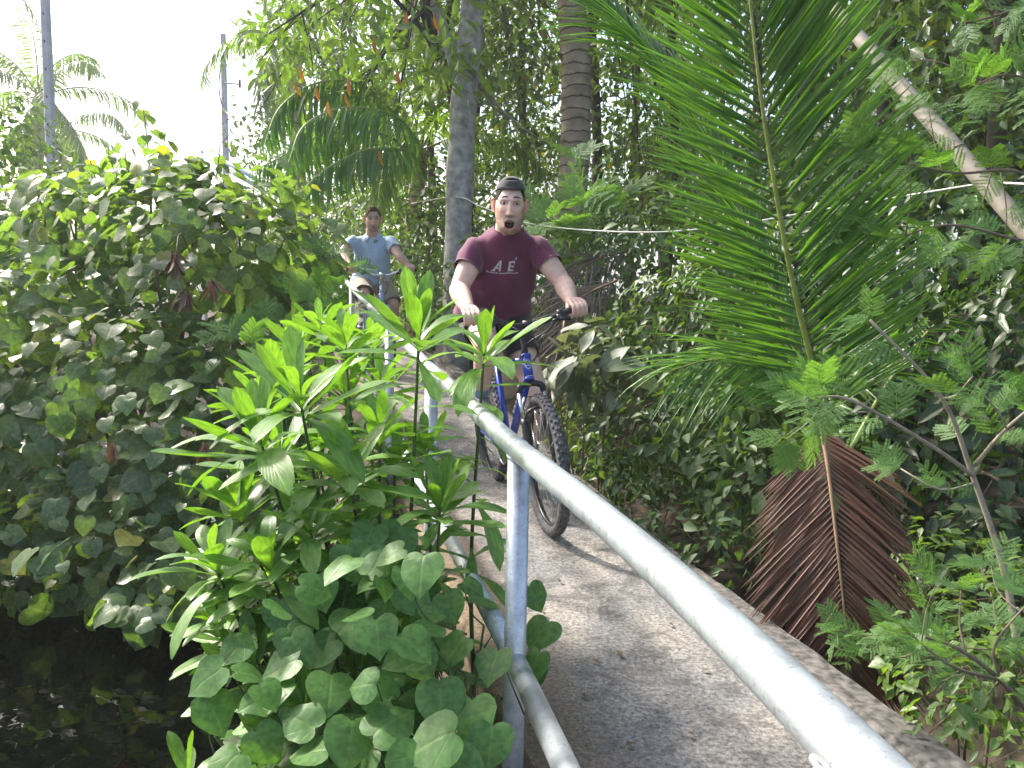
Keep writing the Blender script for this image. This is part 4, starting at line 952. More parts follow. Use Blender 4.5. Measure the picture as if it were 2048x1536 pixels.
# ------------------------------------------------------------------ bicycles
M_TYRE = simple('tyre_rubber', (.085, .087, .092), .85, nscale=30, namt=.45)
M_TYREG = simple('tyre_dust', (.16, .16, .165), .85, nscale=25, namt=.35)
M_RIM = simple('rim_alloy', (.35, .36, .38), .35, metal=.8)
M_BLKP = simple('black_paint', (.018, .018, .02), .38)
M_CHROME = simple('bright_alloy', (.62, .64, .66), .25, metal=.9)
M_RUB = simple('grip_rubber', (.02, .02, .024), .7)
def paint(name, c): return simple(name, c, .28, coat=.5, nscale=14, namt=.08)
def bicycle(name, label, F, yaw, lean, fr_mat, fork_mat, bar_mat, steer=0.0, seed=0, basic=False):
    root = thing(name, F, label, 'bicycle')
    Mb = Matrix.Translation(Vector([float(v) for v in F])) @ Matrix.Rotation(yaw, 4, 'Z') @ Matrix.Rotation(lean, 4, 'X')
    root.matrix_basis = Mb
    O = np.zeros(3)
    def bt(mb, nm, mat, par=root, smooth=True): return mb.build(nm, mat, par, smooth, origin=O)
    A = lambda *p: np.array(p, float)
    RA = .335
    # ---- wheels
    spoke = MB(); spoke.tube([A(0, .028, .022), A(.004, .002, .285)], .0011, 5); V = np.array(spoke.v); sp_me = mk_mesh('spoke', V, spoke.f); sp_me.materials.append(M_CHROME)
    V2 = V.copy(); V2[:, 1] *= -1; sp_me2 = mk_mesh('spoke', V2, [f[::-1] for f in spoke.f]); sp_me2.materials.append(M_CHROME)
    ang = np.linspace(0, 2*PI, 73)
    circ = lambda R, y=0: [A(R*math.cos(a), y, R*math.sin(a)) for a in ang]
    tyre = MB()
    prof = [(math.cos(t), math.sin(t)) for t in np.linspace(0, 2*PI, 15)[:-1]]
    nT = 72; Vt = []; Ft = []
    for i in range(nT):
        a = 2*PI*i/nT
        for c, s in prof:
            R = .309+.0245*c; Vt.append((R*math.cos(a), .0265*s, R*math.sin(a)))
    for i in range(nT):
        for j in range(14): Ft.append((i*14+j, ((i+1) % nT)*14+j, ((i+1) % nT)*14+(j+1) % 14, i*14+(j+1) % 14))
    tyre.add(Vt, Ft)
    for i in range(58):           # tread blocks
        for k, (y, w) in enumerate(((-.019, .006), (-.006, .005), (.006, .005), (.019, .006))):
            a = 2*PI*(i+(.5 if k in (1, 2) else 0))/58; e = np.array([math.cos(a), 0, math.sin(a)]); tn = np.array([-math.sin(a), 0, math.cos(a)]); s = y/.0265
            nrm_ = e*math.cos(math.asin(s)*.8)+A(0, s*.8, 0)
            Rm = np.stack([nrm(nrm_), nrm(np.cross(tn, nrm_)), tn], 1); c = e*(.309+.0245*math.sqrt(1-s*s))+A(0, y, 0)
            tyre.box(c+nrm(nrm_)*.0005, np.array([.0026, w*.8, .0085]), Rm)
    ty_me = None
    wheels = []
    for ax, st in ((A(0, 0, RA), steer), (A(-1.06, 0, RA), 0.0)):
        hub = MB(); hub.tube([A(0, -.05, 0), A(0, -.03, 0), A(0, -.029, 0), A(0, .029, 0), A(0, .03, 0), A(0, .05, 0)], [.010, .010, .024, .016, .024, .010], 14)
        w = hub.build('wheel', M_CHROME if not basic else M_RIM, root, origin=O)
        w.matrix_basis = Matrix.Translation(Vector(ax)) @ Matrix.Rotation(st, 4, 'Z')
        if ty_me is None:
            t_o = tyre.build('tyre', M_TYRE, w, True, origin=O); ty_me = t_o.data
            ty_me.materials.append(M_TYREG)
        else: t_o = link('tyre', ty_me, None, w)
        rim = MB(); rim.tube(circ(.280), .0105, 8, cap=False, squash=.9); rim.build('rim', M_BLKP if not basic else M_RIM, w, origin=O)
        for i in range(28):
            a = 2*PI*i/28
            link('spoke', sp_me if i % 2 else sp_me2, None, w, Matrix.Rotation(a, 4, 'Y'))
        wheels.append(w)
    # ---- frame
    BB, HB, HT, SC, RAx = A(-.63, 0, .30), A(-.172, 0, .715), A(-.212, 0, .835), A(-.80, 0, .735), A(-1.06, 0, RA)
    f = MB()
    f.tube([HB, HT], .0235, 16); f.tube([HB-(HT-HB)*.02, HB+(HT-HB)*.12], .0262, 16); f.tube([HT-(HT-HB)*.12, HT+(HT-HB)*.02], .0262, 16)
    f.tube([HB+(HT-HB)*.22, BB], .0215, 14); f.tube([HT-(HT-HB)*.2, SC], .0165, 14); f.tube([BB, SC+nrm(SC-BB)*.05], .0165, 14); f.tube([BB-A(0, .036, 0), BB+A(0, .036, 0)], .021, 14)
    for s in (-1, 1):
        f.tube([BB+A(-.02, s*.03, 0), BB+A(-.12, s*.05, .01), RAx+A(0, s*.066, 0)], .010, 10); f.tube([SC+A(-.01, s*.02, -.02), RAx+A(0, s*.066, .01)], .008, 10)
    fo = bt(f, 'frame', fr_mat)
    # badge and bands on the head tube: flat print on the paint
    axd = nrm(HT-HB); fwd = nrm(np.cross(A(0, 1, 0), axd)); 
    if fwd[0] < 0: fwd = -fwd
    def decal(t0, t1, w0, nm, mat, ring=None):
        mb = MB(); V = []; n = 12; k = 10
        if ring:
            ri, ro = ring; c = (t0+t1)/2
            for q in range(n*2):
                a = 2*PI*q/(n*2)
                for rr in (ri, ro): 
                    x = math.cos(a)*rr*.78; z = math.sin(a)*rr; th = x/.0245
                    V.append(HB+axd*(c+z)+fwd*math.cos(th)*.0246+A(0, 1, 0)*math.sin(th)*.0246)
            mb.add(V, [(2*q, 2*q+1, (2*q+3) % (4*n), (2*q+2) % (4*n)) for q in range(2*n)])
        else:
            for q in range(k+1):
                th = (q/k-.5)*2*w0
                for tt in (t0, t1): V.append(HB+axd*tt+fwd*math.cos(th)*.0246+A(0, 1, 0)*math.sin(th)*.0246)
            mb.add(V, [(2*q, 2*q+2, 2*q+3, 2*q+1) for q in range(k)])
        bt(mb, nm, mat, fo)
    if not basic:
        Wp = simple('white_print', (.7, .7, .7), .4)
        decal(.050, .100, 0, 'badge', Wp, (.019, .0225)); decal(.068, .0715, .55, 'badge_bar', Wp); decal(.079, .0825, .55, 'badge_bar', Wp)
        decal(.017, .0195, .9, 'band', Wp)
        # white marks on the down tube
        u = nrm(BB-HB)
        for i in range(5):
            c = HB+(HT-HB)*.22+u*(.16+.042*i)
            for s in (-1, 1):
                n2 = nrm(np.cross(u, A(0, 1, 0)))*-1
                mb = MB(); mb.box(c+A(0, s*.0195, 0)+n2*.008, A(.010, .0025, .007), np.stack([u, A(0, 1, 0), n2], 1)); bt(mb, 'frame_mark', Wp, fo, False)
    # ---- fork
    k = MB(); ca = HB-axd*.028; ax0 = A(0, 0, RA)
    k.tube([HB-axd*.012, ca], .021, 14)
    k.tube(smooth_path([ca+A(.012, -.062, -.03), ca+A(.010, -.055, .0), ca+A(0, -.025, .012), ca+A(0, .025, .012), ca+A(.010, .055, .0), ca+A(.012, .062, -.03)], 24), .0155, 10)
    for s in (-1, 1):
        tp = ca+A(.012, s*.062, -.02); bot = ax0+A(-.012, s*.058, 0); m_ = tp*.55+bot*.45
        k.tube([tp*.62+bot*.38, m_, bot*.96+tp*.04, bot], [.0165, .0175, .0155, .010], 12)
    arc = ca*.60+ax0*.40
    k.tube(smooth_path([arc+A(.03, -.06, 0), arc+A(.055, -.05, .04), arc+A(.06, 0, .055), arc+A(.055, .05, .04), arc+A(.03, .06, 0)], 18), .0085, 8)
    fk = bt(k, 'fork', fork_mat)
    for s in (-1, 1):
        tp = ca+A(.012, s*.062, -.02); bot = ax0+A(-.012, s*.058, 0)
        mb = MB(); mb.tube([tp, tp*.6+bot*.4], .0125, 12); bt(mb, 'stanchion', M_CHROME, fk)
        mb = MB(); q = ca+A(.045, s*.04, -.075); mb.tube([q+A(0, s*.018, -.085), q+A(.004, s*.016, 0), q+A(.004, s*.006, .03)], .006, 8); mb.box(q+A(-.008, -s*.006, -.055), A(.024, .006, .008)); bt(mb, 'brake_arm', M_CHROME if not basic else M_RIM, fk)
    mb = MB(); mb.tube(smooth_path([ca+A(.05, -.05, -.045), ca+A(.055, 0, -.040), ca+A(.05, .05, -.045)], 8), .0025, 6); bt(mb, 'brake_cable', M_BLKP, fk)
    # ---- stem, bar, grips, levers
    cl = A(-.150, 0, .985)
    mb = MB(); mb.tube(smooth_path([HT, HT+axd*.05, HT+axd*.095+A(.008, 0, 0), cl+A(-.02, 0, -.012), cl], 14), .0155, 12); mb.tube([cl-A(0, .022, 0), cl+A(0, .022, 0)], .021, 14); bt(mb, 'stem', bar_mat if basic else M_BLKP)
    bar = smooth_path([A(-.185, -.315, 1.035), A(-.165, -.22, 1.033), A(-.152, -.15, 1.018), cl+A(0, -.07, .002), cl, cl+A(0, .07, .002), A(-.152, .15, 1.018), A(-.165, .22, 1.033), A(-.185, .315, 1.035)], 60)
    mb = MB(); mb.tube(bar, .0125, 12); hb = bt(mb, 'handlebar', bar_mat)
    for s in (-1, 1):
        g0, g1 = A(-.163, s*.205, 1.034), A(-.1865, s*.322, 1.0355)
        mb = MB(); n = 22; mb.tube([g0+(g1-g0)*i/(n-1) for i in range(n)], [.0165+.0012*(i % 2) for i in range(n)], 12); mb.tube([g1, g1+(g1-g0)*.03], .019, 12); bt(mb, 'grip', M_RUB, hb)
        c = A(-.150, s*.165, 1.018)
        mb = MB(); mb.box(c+A(.012, 0, -.008), A(.022, .020, .014)); mb.tube([c+A(0, -.012, .008), c+A(0, .012, .012)], .018, 12); mb.box(c+A(.030, s*.012, -.016), A(.016, .026, .009)); mb.tube([c+A(.03, -s*.01, -.012), c+A(.045, -s*.05, -.02)], .006, 8); bt(mb, 'shifter', M_BLKP, hb)
        mb = MB(); lp_ = smooth_path([c+A(.035, s*.0, -.018), c+A(.055, s*.03, -.030), c+A(.048, s*.09, -.040), c+A(.045, s*.145, -.050)], 12); mb.tube(lp_, np.linspace(.0065, .0048, 12), 8, squash=.6); bt(mb, 'brake_lever', M_BLKP if not basic else M_CHROME, hb)
        mb = MB(); mb.tube(smooth_path([c+A(.045, -s*.05, -.02), A(-.03, s*.06, .96), A(-.07, -s*.03, .90), A(-.18, -s*.03, .80)], 26), .0028, 6); mb.tube(smooth_path([c+A(.03, -s*.02, -.02), A(-.05, s*.04, .93), A(-.10, s*.05, .86), A(-.25, s*.03, .79)], 26), .0024, 6); bt(mb, 'cable', M_BLKP, hb)
    # ---- saddle, post, cranks
    mb = MB(); sd = nrm(SC-BB); mb.tube([SC, SC+sd*.20], .0135, 12); bt(mb, 'seat_post', M_CHROME)
    st = SC+sd*.21; Vs = []; Fs = []
    sec = [(.13, .012, .012, .0), (.10, .022, .018, .0), (.03, .028, .022, 0), (-.05, .055, .026, .004), (-.11, .075, .028, .008), (-.135, .060, .020, .012)]
    for x, w, h, dz in sec:
        for j in range(12):
            a = 2*PI*j/12; Vs.append(st+A(x, w*math.cos(a), .02+dz+h*math.sin(a)*(1 if math.sin(a) > 0 else .8)))
    for i in range(len(sec)-1):
        for j in range(12): Fs.append((i*12+j, i*12+(j+1) % 12, (i+1)*12+(j+1) % 12, (i+1)*12+j))
    Fs += [tuple(range(11, -1, -1)), tuple(range(60, 72))]
    mb = MB(); mb.add(Vs, Fs); bt(mb, 'saddle', M_RUB)
    mb = MB(); teeth = 36; mb.tube([BB+A(0, -.045, 0)+A(.09*math.cos(a), 0, .09*math.sin(a)) for a in np.linspace(0, 2*PI, 49)], .004, 6, cap=False)
    for i in range(4): mb.tube([BB+A(0, -.045, 0), BB+A(.088*math.cos(i*PI/2+.4), -.045, .088*math.sin(i*PI/2+.4))], .006, 6)
    bt(mb, 'chainring', M_RIM)
    mb = MB(); rr = RAx+A(0, -.045, 0); c0 = BB+A(0, -.045, 0); mb.tube([c0+A(0, 0, .09), rr+A(0, 0, .045)], .004, 6); mb.tube([c0-A(0, 0, .09), rr-A(-.03, 0, .10)], .004, 6); mb.tube([rr+A(.035*math.cos(a), 0, .035*math.sin(a)) for a in np.linspace(0, 2*PI, 25)], .010, 6, cap=False); bt(mb, 'chain', M_BLKP)
    for s, up_ in ((-1, 1), (1, -1)):
        e = BB+A(.02*up_, s*.075, .168*up_)
        mb = MB(); mb.tube([BB+A(0, s*.05, 0), e], [.012, .010], 10); cr = bt(mb, 'crank', M_RIM)
        mb = MB(); mb.tube([e, e+A(0, s*.02, 0)], .006, 8); mb.box(e+A(0, s*.062, 0), A(.045, .042, .010)); bt(mb, 'pedal', M_BLKP, cr)
    return root, np.array(Mb)
def MX(M, *p): return (M @ np.array([*p, 1.0]))[:3]

# ------------------------------------------------------------------ people
def skin_material():
    mt, t, b = nmat('skin'); a = N(t, 'ShaderNodeVertexColor', layer_name='tint')
    tc = N(t, 'ShaderNodeTexCoord'); nz = N(t, 'ShaderNodeTexNoise'); nz.inputs['Scale'].default_value = 38; nz.inputs['Detail'].default_value = 5; t.links.new(tc.outputs['Object'], nz.inputs['Vector'])
    r = ramp(t, [(.3, (.90, .86, .84)), (.7, (1.06, 1.06, 1.06))]); t.links.new(nz.outputs[0], r.inputs[0])
    t.links.new(mixc(t, a.outputs[0], r.outputs[0], 1.0, 'MULTIPLY'), b.inputs['Base Color']); b.inputs['Roughness'].default_value = .5
    b.inputs['Subsurface Weight'].default_value = .18; b.inputs['Subsurface Radius'].default_value = (1.0, .35, .2); b.inputs['Subsurface Scale'].default_value = .012
    return mt
M_SKIN = skin_material()
def cloth(name, col, sc=900, bump=.25, fade=.12):
    mt, t, b = nmat(name); tc = N(t, 'ShaderNodeTexCoord')
    nz = N(t, 'ShaderNodeTexNoise'); nz.inputs['Scale'].default_value = 9; nz.inputs['Detail'].default_value = 5; t.links.new(tc.outputs['Object'], nz.inputs['Vector'])
    r = ramp(t, [(.3, tuple(c*(1-fade) for c in col)), (.7, tuple(c*(1+fade) for c in col))]); t.links.new(nz.outputs[0], r.inputs[0]); t.links.new(r.outputs[0], b.inputs['Base Color'])
    b.inputs['Roughness'].default_value = .85; b.inputs['Sheen Weight'].default_value = .25
    n2 = N(t, 'ShaderNodeTexNoise'); n2.inputs['Scale'].default_value = sc; t.links.new(tc.outputs['Object'], n2.inputs['Vector'])
    bp = N(t, 'ShaderNodeBump'); bp.inputs['Strength'].default_value = bump; bp.inputs['Distance'].default_value = .001; t.links.new(n2.outputs[0], bp.inputs['Height']); t.links.new(bp.outputs[0], b.inputs['Normal'])
    return mt
def fuse(mb, voxel, smooth=4):
    """join overlapping closed shapes into one continuous surface; returns verts, faces"""
    me = mk_mesh('tmp', mb.v, mb.f); o = bpy.data.objects.new('tmp', me); COL.objects.link(o)
    md = o.modifiers.new('r', 'REMESH'); md.mode = 'VOXEL'; md.voxel_size = voxel; md.adaptivity = 0
    sm = o.modifiers.new('s', 'SMOOTH'); sm.factor = .5; sm.iterations = smooth
    dg = bpy.context.evaluated_depsgraph_get(); ev = o.evaluated_get(dg); m2 = ev.to_mesh()
    V = np.empty(len(m2.vertices)*3, np.float32); m2.vertices.foreach_get('co', V); V = V.reshape(-1, 3).astype(float)
    F = [tuple(p.vertices) for p in m2.polygons]
    ev.to_mesh_clear(); bpy.data.objects.remove(o); bpy.data.meshes.remove(me)
    return V, F
def vnormals(V, F):
    n = np.zeros_like(V)
    A_ = np.array([f[:3] for f in F]); fn = np.cross(V[A_[:, 1]]-V[A_[:, 0]], V[A_[:, 2]]-V[A_[:, 0]])
    for k in range(3): np.add.at(n, A_[:, k], fn)
    q = [f[3] for f in F if len(f) > 3]
    if q: np.add.at(n, np.array(q), fn[[i for i, f in enumerate(F) if len(f) > 3]])
    return nrm(n)
def limb(mb, pts, rad, n=18, steps=14, squash=1.0):
    pts = np.asarray(pts, float); sp = smooth_path(pts, steps); rr = np.interp(np.linspace(0, len(pts)-1, steps), np.arange(len(pts)), rad)
    # rounded ends
    d0 = nrm(sp[0]-sp[1]); d1 = nrm(sp[-1]-sp[-2])
    P_ = [sp[0]+d0*rr[0]*.85, sp[0]+d0*rr[0]*.55]+list(sp)+[sp[-1]+d1*rr[-1]*.55, sp[-1]+d1*rr[-1]*.85]; R_ = [rr[0]*.35, rr[0]*.82]+list(rr)+[rr[-1]*.82, rr[-1]*.35]
    mb.tube(P_, R_, n, squash=squash)
def loft(mb, secs, n=32, p=2.4):
    """secs: (centre, width vector, depth vector)"""
    V = []; k = len(secs)
    for c, w, d in secs:
        for j in range(n):
            a = 2*PI*j/n; ca, sa = math.cos(a), math.sin(a)
            V.append(np.asarray(c)+np.asarray(w)*np.sign(ca)*abs(ca)**(2/p)+np.asarray(d)*np.sign(sa)*abs(sa)**(2/p))
    F = [(i*n+j, i*n+(j+1) % n, (i+1)*n+(j+1) % n, (i+1)*n+j) for i in range(k-1) for j in range(n)]
    F += [tuple(range(n-1, -1, -1)), tuple((k-1)*n+j for j in range(n))]
    mb.add(V, F)
sm = lambda x: np.clip(x, 0, 1)**2*(3-2*np.clip(x, 0, 1))
G = lambda x, s: np.exp(-.5*(x/s)**2)
def head_surface(op):
    """head in local axes x left, y forward, z up; op = how far the mouth opens. returns grid points, faces"""
    nu, nv = 150, 110; th = np.linspace(0, 2*PI, nu, endpoint=False); ph = np.linspace(.02, PI-.02, nv)
    TH, PH = np.meshgrid(th, ph); dx = np.sin(PH)*np.sin(TH); dy = np.sin(PH)*np.cos(TH); dz = np.cos(PH)
    x = .0755*dx; y = .096*dy; z = np.where(dz > 0, (.124)*dz, (.118+.017*op)*dz)
    # squarer forehead and sides
    x = np.sign(x)*np.abs(x/.0755)**.88*.0755
    f = sm((-z-.015)/.11)
    zn = z/(.118+.017*op)
    wz = np.interp(-zn, [0, .3, .55, .75, .88, .95, 1.0], [1, .985, .90, .76, .60, .44, .18])
    x = np.where(dz > 0, x, .0755*wz*np.sign(np.sin(TH))*np.abs(np.sin(TH))**.86)
    y = np.where(dy < 0, y*(1-.30*f), y)+.060*f**1.4*(1-.3*np.abs(dx))
    fr = sm((dy-.05)/.35)
    y = y-.006*fr*G(z-.085, .03)
    e = np.zeros_like(y)
    zt = np.clip((.030-z)/.062, 0, 1)
    nose = G(x, .0064+.0040*zt)*(.0075+.0120*zt**1.2)*sm((.040-z)/.02)*sm((z+.045)/.013)
    e += nose+.006*G(np.abs(x)-.0125, .005)*G(z+.031, .006)
    e += .0062*G(z-.041, .008)*G(x, .045)
    for z0 in (.062, .070, .078): e -= .0012*op*G(z-z0, .0016)*G(x, .028)
    for s in (-1, 1):
        e -= .0135*G(x-s*.031, .0135)*G(z-.020, .0105)
        e += .0045*G(x-s*.050, .017)*G(z+.016, .016)
        e -= .003*G(x-s*.047, .013)*G(z+.060, .022)
    mz = -.068-.010*op; mw, mh = .0230+.0025*op, .0035+.0190*op
    mhz = mh*np.where(z > mz, 1-.30*op, 1+.12*op)
    q = (np.abs(x/mw)**2.5+np.abs((z-mz)/mhz)**2.5)**.4
    qo = (np.abs(x/(mw+.004))**2.4+np.abs((z-mz)/(mhz+.0055))**2.4)**(1/2.4)
    for s in (-1, 1):
        xl = .0205+.20*(-z-.036); e -= .0024*G(s*x-xl, .0028)*sm((-z-.030)/.012)*sm((z+.098)/.02)
        e -= .0016*G(z+.004+.10*(s*x-.032)**1, .0028)*G(s*x-.034, .013)
    e += .0020*np.exp(-((qo-1)/.20)**2)*(1+1.2*(z < mz))*(1 if op > .2 else .7)
    e -= (.034*op+.002)*sm((1.0-q)/.35)
    e += .0065*G(x, .017)*G(z+.117+.017*op, .012)
    e -= .004*G(x, .02)*G(z+.094+.014*op, .006)
    y = y+e*fr
    V = np.stack([x, y, z], -1).reshape(-1, 3)
    F = [(i*nu+j, i*nu+(j+1) % nu, (i+1)*nu+(j+1) % nu, (i+1)*nu+j) for i in range(nv-1) for j in range(nu)]
    F = [f_[::-1] for f_ in F]
    V = np.vstack([V, [V[:nu].mean(0)], [V[-nu:].mean(0)]]); F += [(len(V)-2, j, (j+1) % nu) for j in range(nu)]+[(len(V)-1, (nv-1)*nu+(j+1) % nu, (nv-1)*nu+j) for j in range(nu)]
    D = np.stack([dx, dy, dz], -1).reshape(-1, 3); D = np.vstack([D, [[0, 0, 1]], [[0, 0, -1]]])
    return V, F, D, (q, qo, mz, mh, mw)
def head_tint(V, op, skin, stub, lipc, stub_amt):
    x, y, z = V.T; c = np.tile(np.array(skin), (len(V), 1))
    def mixin(col, m): 
        m = np.clip(m, 0, 1)[:, None]; c[:] = c*(1-m)+np.array(col)*m
    fr = sm((y-.02)/.03)
    for s in (-1, 1): mixin((skin[0]*1.0, skin[1]*.78, skin[2]*.74), .6*G(x-s*.047, .02)*G(z+.02, .02)*fr)
    mixin((skin[0]*.98, skin[1]*.78, skin[2]*.74), .5*G(x, .016)*G(z+.025, .014)*fr)
    mz = -.068-.010*op; mw, mh = .0230+.0025*op, .0035+.0190*op
    jaw = sm((-z-.030-.35*np.maximum(0, .055-np.abs(x))*0)/.03)*(1-.85*G(np.abs(x)-.030, .014)*G(z+.036, .02))
    side = sm((np.abs(x)-.052)/.012)*sm((.02-z)/.03)*sm((y+.02)/.03)
    nn = np.array([noise.noise(Vector((float(a)*260, float(b)*260, float(d)*260))) for a, b, d in V])
    st = np.maximum(jaw*sm((np.abs(x)*.6+(-z-.030))/.035)*.95, side*.7)*sm((y+.035)/.04)
    mixin(stub, stub_amt*st*(.75+.5*nn))
    mixin(stub, stub_amt*.9*G(z-(mz+mh+.012), .006)*G(x, .022)*fr*(.8+.5*nn))
    mhz = mh*np.where(z > mz, 1-.30*op, 1+.12*op)
    qo = (np.abs(x/(mw+.003))**2.4+np.abs((z-mz)/(mhz+np.where(z > mz, .0035, .0085)))**2.4)**(1/2.4)
    q = (np.abs(x/mw)**2.5+np.abs((z-mz)/mhz)**2.5)**.4
    mixin(lipc, (.45+.5*(z < mz))*sm((1.10-qo)/.12)*fr)
    if op > .3: mixin((.05, .014, .014), sm((1.0-q)/.22)*fr)
    else: mixin((.10, .035, .03), sm((1.0-q)/.5)*fr*.8)
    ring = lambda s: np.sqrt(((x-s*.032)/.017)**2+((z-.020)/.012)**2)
    for s in (-1, 1): mixin((skin[0]*.55, skin[1]*.40, skin[2]*.37), .75*np.exp(-((ring(s)-1)/.3)**2)*fr)  # brow shadow round the eyes, painted into the skin tint
    return np.clip(c, 0, 1)
def submesh(V, F, keep):
    idx = np.full(len(V), -1); f2 = [f for f in F if all(keep[i] for i in f)]
    used = sorted({i for f in f2 for i in f}); idx[used] = np.arange(len(used))
    return V[used], [tuple(idx[i] for i in f) for f in f2], np.array(used)
def thicken(V, F, nrmls, t):
    n = len(V); V2 = np.vstack([V, V-nrmls*t]); F2 = list(F)+[tuple(i+n for i in f[::-1]) for f in F]
    cnt = {}
    for f in F:
        for a, b in zip(f, f[1:]+f[:1]): cnt[(a, b)] = 1
    for (a, b) in cnt:
        if (b, a) not in cnt: F2.append((b, a, a+n, b+n))
    return V2, F2
def person(name, label, J, look):
    """J: joints in the world; look: colours, clothes, face"""
    base = J['base']; root = thing(name, base, label, 'person')
    base = np.array(base)
    hips, chest, neck = J['hips'], J['chest'], J['neck']
    wv = nrm(J['shL']-J['shR']); ax = nrm(neck-hips); dv = nrm(np.cross(wv, ax)); 
    if dv[1] > 0: dv = -dv           # towards the camera
    hw = nrm(J['hpL']-J['hpR'])
    H, Fh, Uh = J['head'], nrm(J['face']), J['up']; Lh = nrm(np.cross(Uh, -Fh)); Lh = -Lh if np.dot(Lh, wv) < 0 else Lh; Uh = nrm(np.cross(Lh, -Fh)); Uh = Uh if Uh[2] > 0 else -Uh
    RH = np.stack([Lh, Fh, Uh], 1); hs = look.get('head_scale', 1.0)
    # ---------- the body, one surface
    mb = MB(); Lv = np.linalg.norm(neck-hips)
    tor = [(hips-ax*.05, hw*.150, dv*.100), (hips+ax*.06, hw*.148, dv*.100), (hips*.6+chest*.4, wv*.140, dv*.095), (chest, wv*.150, dv*.102), (chest*.4+neck*.6, wv*.135, dv*.080), (neck-ax*.015, wv*.075, dv*.058)]
    loft(mb, tor)
    limb(mb, [neck-ax*.05, neck+(H-neck)*.35, H-Uh*.05-Fh*.018], [.070, .062, .060])
    for s in 'LR':
        sh, el, wr = J['sh'+s], J['el'+s], J['wr'+s]; k = look.get('arm', 1.0)
        limb(mb, [neck*.45+sh*.55-ax*.045, sh-ax*.012], [.046, .050])
        limb(mb, [sh-ax*.01, sh*.55+el*.45, el*.93+sh*.07], [.051, .052*k, .041*k])
        limb(mb, [el, el*.68+wr*.32, el*.25+wr*.75, wr], [.042*k, .0445*k, .033*k, .027*k])
        hp, kn, an = J['hp'+s], J['kn'+s], J['an'+s]
        limb(mb, [hp, hp*.5+kn*.5, kn], [.092, .080, .060]); limb(mb, [kn, kn*.68+an*.32, an*.7+kn*.3, an], [.058, .057, .044, .037])
        tt = J['toe'+s]; limb(mb, [an, an*.6+tt*.4-UPV*.055, an*.3+tt*.7-UPV*.062], [.034, .026, .020])
        # hand closed round the grip: palm, four fingers, thumb
        g, a, f, u = J['grip'+s], J['ax'+s], J['fwd'], J['gup']; q = look.get('hand', 1.0)
        offs = [-.034, -.0115, .0105, .031]; lens = [.98, 1.05, 1.0, .86]
        for o, l in zip(offs, lens):
            mcp = g+a*o*q+u*.036*q+f*.006*q; 
            limb(mb, [wr+a*o*.45, (wr+mcp)/2+a*o*.2+u*.006, mcp], [.0165*q, .0150*q, .0125*q], steps=6, n=10)
            limb(mb, [mcp, g+a*o*q+f*.040*q*l+u*.016*q, g+a*o*q+f*.034*q*l-u*.019*q, g+a*o*q+f*.008*q-u*.031*q*l], [.0112*q, .0100*q, .0092*q, .0080*q], steps=10, n=10)
        limb(mb, [wr-a*.012, g-a*.040*q-f*.020*q+u*.016*q, g-a*.047*q+f*.006*q-u*.012*q, g-a*.030*q+f*.026*q-u*.027*q], [.0165*q, .0145*q, .0108*q, .0085*q], steps=10, n=10)
    V, F = fuse(mb, look.get('voxel', .0042), 3)
    skin = np.array(look['skin']); col = np.tile(skin, (len(V), 1))
    for s in 'LR':
        for key, rad in (('grip', .055), ('el', .06), ('kn', .07)):
            m_ = G(np.linalg.norm(V-J[key+s], axis=1), rad)[:, None]*.35; col = col*(1-m_)+np.array([skin[0], skin[1]*.80, skin[2]*.76])*m_
    hV, hF, hD, _ = head_surface(look['mouth'])
    hc = head_tint(hV, look['mouth'], skin, look['stubble'], look['lips'], look['stub_amt'])
    # ears, joined to the head
    em = MB(); ec = []
    for s in (-1, 1):
        outer = smooth_path([(s*.072, .006, -.030), (s*.084, -.010, -.022), (s*.091, -.020, .005), (s*.0925, -.019, .028), (s*.088, -.004, .038), (s*.077, .006, .028)], 22)
        em.tube(outer, [.0065]*20+[.005, .004], 8)
        limb(em, [(s*.074, .002, -.026), (s*.080, -.004, .0), (s*.080, -.004, .026)], [.008, .010, .009], n=10)
        limb(em, [(s*.085, -.012, -.012), (s*.087, -.013, .022)], [.006, .007], n=8)
    n0 = len(hV); eV = np.array(em.v)
    W_ = lambda v: H+(RH @ (np.asarray(v).T*hs)).T
    Vall = np.vstack([V, W_(hV), W_(eV)]); off1, off2 = len(V), len(V)+n0
    Fall = list(F)+[tuple(i+off1 for i in f) for f in hF]+[tuple(i+off2 for i in f) for f in em.f]
    call = np.vstack([col, hc, np.tile([skin[0], skin[1]*.76, skin[2]*.68], (len(eV), 1))])
    body = link('body', mk_mesh('body', Vall-base, Fall, col=call), M_SKIN, root)
    def part(nm, v, f, mat, par=root, smooth=True, local=True):
        return link(nm, mk_mesh(nm, (W_(v) if local else np.asarray(v))-base, f, smooth=smooth), mat, par)
    # ---------- eyes, brows, teeth
    fy = lambda x, z: hV[np.argmin(np.where(hD[:, 1] > 0, (hV[:, 0]-x)**2+(hV[:, 2]-z)**2, 9)), 1]
    lid = look.get('lid', .35)
    for s in (-1, 1):
        c = np.array([s*.032, fy(s*.032, .020)-.0065, .020]); th = np.linspace(0, PI, 15); r_ = .0118
        ev, ef, ecol = [], [], []
        nA = 24
        for i, t in enumerate(th):
            for j in range(nA): a = 2*PI*j/nA; ev.append(c+r_*np.array([math.sin(t)*math.cos(a), math.cos(t), math.sin(t)*math.sin(a)])); q_=ev[-1]-c; ev[-1]=c+np.array([q_[0]*.995-s*q_[1]*.10, q_[1]*.995+s*q_[0]*.10, q_[2]])
        ef = [(i*nA+j, i*nA+(j+1) % nA, (i+1)*nA+(j+1) % nA, (i+1)*nA+j) for i in range(14) for j in range(nA)]
